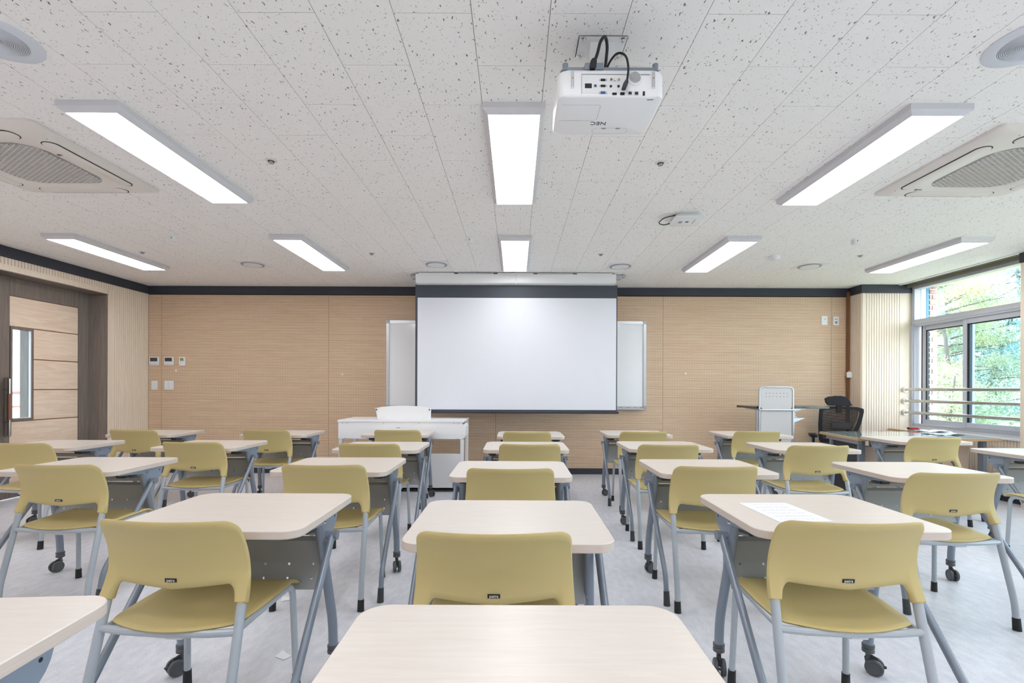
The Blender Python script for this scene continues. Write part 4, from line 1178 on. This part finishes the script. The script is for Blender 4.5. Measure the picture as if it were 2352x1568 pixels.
# ------------------------------------------------------------------ mobile lectern by the column
t = thing('mobile_lectern', 'grey mobile standing lectern with perforated upper panel and black top', 'lectern', (3.30, 6.12, 0))
obj('frame_hoop', MB().tube([(-.212, 0, .06), (-.212, 0, 1.245), (.212, 0, 1.245), (.212, 0, .06)], .012, .06, 12, n=8).mesh('frame_hoop', 'alu'), t)
up = [(p[0], p[1]) for p in rrect(.198, .135, .04, 6, 0, 1.10)]
obj('upper_panel', MB().prism(up, 'y', -.004, .004).mesh('upper_panel', 'lecgrey', smooth=20), t)
g = MB()
for i in range(7):
    for j in range(2): g.cyl((-.13 + i * .0445, -.0055, 1.125 + j * .042), (-.13 + i * .0445, .0055, 1.125 + j * .042), .0045, None, 8)
obj('panel_holes', g.mesh('panel_holes', 'dark', smooth=0), t, kind='stuff')
obj('cross_rail', MB().cyl((-.222, -.012, .955), (.222, -.012, .955), .011).mesh('cross_rail', 'alu'), t)
obj('front_panel', MB().box(-.195, .195, -.004, .004, .12, .945).mesh('front_panel', 'lecgrey', bevel=.001), t)
for s in (-1, 1):
    obj('side_post', MB().box(s * .222 - .018, s * .222 + .018, .01, .055, .05, .955).mesh('side_post', 'alu', bevel=.004), t)
    obj('base_foot', MB().box(s * .222 - .025, s * .222 + .025, -.22, .26, .03, .06).cyl((s * .222 - .01, -.20, .02), (s * .222 + .01, -.20, .02), .02).cyl((s * .222 - .01, .24, .02), (s * .222 + .01, .24, .02), .02).mesh('base_foot', 'alu', bevel=.003), t)
obj('writing_top', MB().box(-.31, .69, .02, .42, .974, .999).mesh('writing_top', 'blacklacquer', bevel=.003), t)
obj('top_support', MB().prism([(.25, .975), (.44, .975), (.25, .935)], 'y', .06, .09).prism([(.25, .848), (.40, .848), (.25, .79)], 'y', .06, .09).box(-.25, .25, .06, .3, .958, .974).mesh('top_support', 'alu', bevel=.002), t)
obj('side_shelf', MB().box(.25, .40, .06, .32, .846, .852).mesh('side_shelf', 'alu', smooth=0), t)
obj('cable_bundle', MB().tube([(.27, .12, .93), (.31, .12, .90), (.29, .12, .87), (.33, .12, .853)], .012, .02, 8).mesh('cable_bundle', 'whiteplastic'), t)

# ------------------------------------------------------------------ mesh office chair
t = thing('office_chair', 'black mesh office chair with headrest behind the glass topped desk', 'chair', (4.36, 6.52, 0), R(154))
t.scale = (1.06, 1.06, 1.03)
def sup(pts, th, name, mat, y0, bow):
    n = len(pts); mb = MB()
    fr = []; bk = []
    for x_, z_ in pts:
        yb = y0 + bow * (x_ / .25) ** 2
        fr.append((x_, yb - th / 2, z_)); bk.append((x_, yb + th / 2, z_))
    mb.rings([fr, bk], 0, True, True)
    return mb.mesh(name, mat, smooth=50)
MX = lambda L: [(-a_, b_) for a_, b_ in L]
outer = [(-.215, .52), (-.20, .48), (.13, .48), (.16, .52), (.235, .75), (.262, .90), (.258, .935), (.20, .955), (.0, .965), (-.15, .96), (-.205, .95), (-.212, .90), (-.222, .72)]
inner = [(-.175, .56), (-.165, .535), (.10, .535), (.125, .57), (.195, .75), (.222, .885), (.218, .905), (.17, .918), (.0, .926), (-.12, .922), (-.165, .915), (-.172, .88), (-.18, .72)]
mb = MB()
outer = MX(outer); inner = MX(inner)
o1 = [(x_, -.02, z_) for x_, z_ in outer]; i1 = [(x_, -.02, z_) for x_, z_ in inner]
o2 = [(x_, .015, z_) for x_, z_ in outer]; i2 = [(x_, .015, z_) for x_, z_ in inner]
mb.rings([i1, o1, o2, i2, i1])
obj('back_frame', mb.mesh('back_frame', 'mesh', smooth=50), t)
mb = MB()   # mesh fabric: woven strips
zz = .54
while zz < .925:
    mb.box(-.218 + max(0, (.90 - zz)) * .28, .178, -.004, -.001, zz, zz + .0042); zz += .0062
xx = -.20
while xx < .175:
    mb.box(xx, xx + .003, -.0035, -.0015, .54, .92); xx += .0085
obj('back_mesh', mb.mesh('back_mesh', 'mesh', smooth=0), t)
obj('lumbar_pad', MB().box(-.14, .09, .0, .03, .66, .76).mesh('lumbar_pad', 'dark', bevel=.012), t)
hr = [(-.155, 1.06), (-.12, 1.085), (-.04, 1.10), (.03, 1.10), (.09, 1.08), (.115, 1.04), (.12, 1.02), (.14, .975), (.09, .965), (-.12, .975), (-.145, 1.01)]
hr = MX(hr)
obj('headrest', MB().rings([[(x_ * .96, -.045, (z_ - 1.05) * .94 + 1.05) for x_, z_ in hr], [(x_, -.025, z_) for x_, z_ in hr], [(x_, .02, z_) for x_, z_ in hr], [(x_ * .94, .04, (z_ - 1.05) * .92 + 1.05) for x_, z_ in hr]], 0, True, True).mesh('headrest', 'mesh', smooth=60), t)
obj('headrest_stem', MB().box(-.03, .03, .0, .03, .88, 1.0).mesh('headrest_stem', 'black', bevel=.006), t)
obj('seat', MB().rings([[(p[0], p[1], z_) for p in rrect(h_, h_, .1, 6, 0, .26)] for z_, h_ in ((.41, .20), (.42, .235), (.455, .245), (.475, .225))], 0, True, True).mesh('seat', 'mesh', smooth=60), t)
for s in (-1, 1):
    obj('armrest', MB().rings([[(p[0] + s * .30, p[1], z_) for p in rrect(h_, .13, .035, 5, 0, .22)] for z_, h_ in ((.575, .035), (.585, .045), (.605, .045), (.612, .036))], 0, True, True).prism([(.16, .58), (.28, .58), (.25, .42), (.19, .42)], 'x', s * .30 - .012, s * .30 + .012).mesh('armrest', 'black', smooth=50), t)
    obj('armrest_mount', MB().box(s * .30 - .02, s * .30 + .02, .185, .255, .48, .57).mesh('armrest_mount', 'greymetal', bevel=.01), t)
obj('gas_lift', MB().cyl((0, .25, .08), (0, .25, .42), .025).mesh('gas_lift', 'black'), t)
mb = MB()
for k in range(5):
    a = R(72 * k + 20)
    mb.sweep([(0, .25, .10), (.29 * math.cos(a), .25 + .29 * math.sin(a), .075)], [.028, .016], 8)
    mb.cyl((.29 * math.cos(a) - .012, .25 + .29 * math.sin(a), .028), (.29 * math.cos(a) + .012, .25 + .29 * math.sin(a), .028), .028)
obj('star_base', mb.mesh('star_base', 'black'), t)
obj('back_spine', MB().tube([(-.02, .20, .40), (-.02, .02, .42), (-.02, .02, .60)], .02, .04, 8).mesh('back_spine', 'black'), t)

# ------------------------------------------------------------------ teacher's corner desk with glass top
t = thing('corner_desk', 'L-shaped wooden teacher desk with glass top beside the window', 'desk', (0, 0, 0))
Lp = [(3.67, 5.185), (5.21, 5.17), (5.21, 6.55), (5.04, 6.55), (5.0, 6.02), (3.77, 6.0)]
DZ = .70
obj('desk_top', MB().prism(Lp, 'z', DZ - .032, DZ - .0065).mesh('desk_top', 'desktop', bevel=.002), t)
Lg = [(3.678, 5.193), (5.204, 5.178), (5.204, 6.542), (5.048, 6.542), (5.008, 6.012), (3.777, 5.992)]
obj('glass_top', MB().prism(Lg, 'z', DZ - .006, DZ).mesh('glass_top', 'deskglass', bevel=.001), t)
for x_, y_ in ((3.79, 5.30), (3.85, 5.86), (5.10, 5.28), (5.12, 6.40)):
    obj('desk_leg', MB().box(x_ - .03, x_ + .03, y_ - .03, y_ + .03, 0, DZ - .032).box(x_ - .035, x_ + .035, y_ - .035, y_ + .035, 0, .02).mesh('desk_leg', 'table_tube', bevel=.01), t)
obj('top_beam', MB().prism([(3.73, 5.26), (3.77, 5.26), (3.85, 5.93), (3.81, 5.93)], 'z', DZ - .08, DZ - .032).mesh('top_beam', 'greymetal', bevel=.002), t)
obj('leg_panel', MB().prism([(3.79, 5.33), (3.81, 5.33), (3.86, 5.83), (3.84, 5.83)], 'z', .05, DZ - .08).mesh('leg_panel', 'dark', smooth=0), t)
obj('modesty_panel', MB().prism([(3.83, 5.40), (5.06, 5.40), (5.06, 5.42), (3.83, 5.42)], 'z', .12, .58).mesh('modesty_panel', 'deskpanel', bevel=.001), t)
obj('side_shelf', MB().prism([(3.88, 5.50), (4.2, 5.50), (4.2, 5.90), (3.92, 5.90)], 'z', .53, .55).mesh('side_shelf', 'desktop', bevel=.001), t)
k = thing('screwdriver', 'red and black handled screwdriver on the glass topped desk', 'tool', (5.10, 6.28, DZ + .0178), R(-60))
obj('handle', MB().sweep([(0, 0, 0), (.02, 0, 0), (.06, 0, 0), (.10, 0, 0), (.12, 0, 0)], [.010, .017, .015, .017, .009], 12).mesh('handle', 'red'), k)
obj('handle_end', MB().sweep([(-.012, 0, 0), (.0, 0, 0), (.015, 0, 0)], [.008, .0145, .0175], 12).mesh('handle_end', 'black'), k)
obj('shank', MB().cyl((.12, 0, -.002), (.26, 0, -.009), .004).mesh('shank', 'steel'), k)
def wavy(name, label, x, y, rz, w_, h_, amp, mat, z, cat='papers'):
    vs = []; fs = []; n = 12; m_ = 8
    rn = random.Random(sum(map(ord, label)))
    ph = rn.random() * 6
    for j in range(m_ + 1):
        for i in range(n + 1):
            u, v = i / n - .5, j / m_ - .5
            vs.append((u * w_, v * h_, amp * (1 + math.sin(7 * u + ph + 4 * v)) / 2 + amp * .4 * rn.random()))
    for j in range(m_):
        for i in range(n):
            a_ = j * (n + 1) + i; fs.append((a_, a_ + 1, a_ + n + 2, a_ + n + 1))
    o = obj(name, shell(vs, fs, .0012, 0).mesh(name, mat, smooth=50), None, (x, y, z), (0, 0, R(rz)))
    tag(o, label, cat)
M['printed'] = wood('printed_plastic', lin(90, 104, 132), lin(240, 243, 248), (8, 8, 8), .3, 5.0, 'obj')
wavy('leaflet', 'crinkled printed leaflet in the middle of the glass topped desk', 5.00, 5.66, 12, .36, .26, .012, 'printed', DZ + .001)
wavy('paper_bundle', 'white crinkled paper lying over the leaflet on the glass desk', 5.03, 5.80, -6, .26, .2, .014, 'paper', DZ + .018)
wavy('plastic_sleeve', 'small printed plastic sleeve beside the screwdriver', 5.10, 6.08, 70, .20, .10, .006, 'printed', DZ + .001)

# ------------------------------------------------------------------ outside: ground and trees
struct('ground_outside', MB().box(5.9, 60, -30, 60, -4.2, -4.0).mesh('ground_outside', 'trunkfar', smooth=0), 'pale ground outside far below the window')
def pine(label, x, y, z0, z1, spread, nb, mat, seed, tuft=.34, first=.25, dens=26):
    rn = random.Random(seed)
    t = thing('pine_tree', label, 'tree', (x, y, z0), 0, 'pine trees outside the window')
    H = z1 - z0
    tr = [(rn.uniform(-.1, .1) * k, rn.uniform(-.1, .1) * k, H * k / 6) for k in range(7)]
    tr[0] = (0, 0, 0)
    obj('trunk', MB().sweep(tr, [.11, .10, .09, .075, .055, .035, .012], 8).mesh('trunk', 'trunk'), t)
    br = MB(); fo = MB()
    for i in range(nb):
        f = first + (1 - first) * (i + rn.random()) / nb
        base = Vector((0, 0, H * f)); k = int(f * 6); 
        base.x, base.y = tr[min(6, k)][0], tr[min(6, k)][1]
        L_ = spread * (1.05 - .5 * ((f - first) / (1 - first)) ** 1.3) * rn.uniform(.65, 1.1)
        a = rn.random() * 6.283
        d = Vector((math.cos(a), math.sin(a), rn.uniform(.0, .35)))
        p = [base + d * L_ * q + Vector((0, 0, -.10 * L_ * q * q)) for q in (0, .35, .7, 1)]
        br.sweep(p, [.022, .016, .010, .004], 5)
        for q in range(6):
            u = .35 + .65 * q / 5
            c = base + d * L_ * u + Vector((rn.uniform(-.3, .3), rn.uniform(-.3, .3), rn.uniform(-.08, .2))) * (.8 + .3 * spread / 3)
            for n_ in range(dens):
                e = Vector((rn.gauss(0, 1), rn.gauss(0, 1), abs(rn.gauss(0, .8)) + .1)).normalized()
                ln = tuft * rn.uniform(.45, 1.0)
                sd = e.cross(Vector((rn.random() - .5, rn.random() - .5, rn.random() - .5))).normalized() * tuft * .09
                s0 = c + Vector((rn.gauss(0, .16), rn.gauss(0, .16), rn.gauss(0, .07)))
                fo.add([s0 - sd, s0 + sd, s0 + e * ln], [(0, 1, 2)])
    obj('branches', br.mesh('branches', 'trunk'), t)
    obj('needles', fo.mesh('needles', mat, smooth=0), t, kind='stuff')
pine('tall pine tree with visible trunk outside the right-hand sash', 13.0, 13.0, -4.0, 5.3, 2.0, 62, 'needle2', 3, .105, .22, 170)
pine('yellow green pine tree behind the brick jamb outside the window', 10.45, 11.5, -4.0, 3.75, 1.6, 52, 'needle1', 11, .10, .3, 170)
pine('bushy yellow green pine low outside the left-hand sash', 9.3, 10.1, -4.0, 1.5, 1.3, 30, 'needle1', 23, .09, .35, 170)
pine('pale pine tree farther away at the right of the window', 20.5, 18.6, -4.0, 6.2, 2.6, 46, 'needle1', 31, .15, .2, 120)
pine('bluish pine tree farther away between the other pines', 16.4, 17.6, -4.0, 4.6, 2.3, 46, 'needle2', 47, .15, .2, 120)
rn = random.Random(5)
t = thing('bare_shrub', 'leafless pale twiggy shrub outside the right-hand sash', 'shrub', (9.9, 9.35, -4.0))
mb = MB()
def grow(p, d, L_, r_, k):
    q = p + d * L_
    mb.sweep([p, (p + q) / 2 + Vector((rn.uniform(-.03, .03), rn.uniform(-.03, .03), 0)), q], [r_, r_ * .8, r_ * .6], 4)
    if k > 0:
        for _ in range(3):
            grow(q, (d + Vector((rn.uniform(-.6, .6), rn.uniform(-.6, .6), rn.uniform(-.1, .4)))).normalized(), L_ * .68, r_ * .6, k - 1)
for _ in range(2):
    grow(Vector((rn.uniform(-.4, .4), rn.uniform(-.4, .4), 0)), Vector((rn.uniform(-.12, .12), rn.uniform(-.12, .12), 1)).normalized(), 2.2, .012, 5)
obj('twigs', mb.mesh('twigs', 'twig', smooth=0), t)
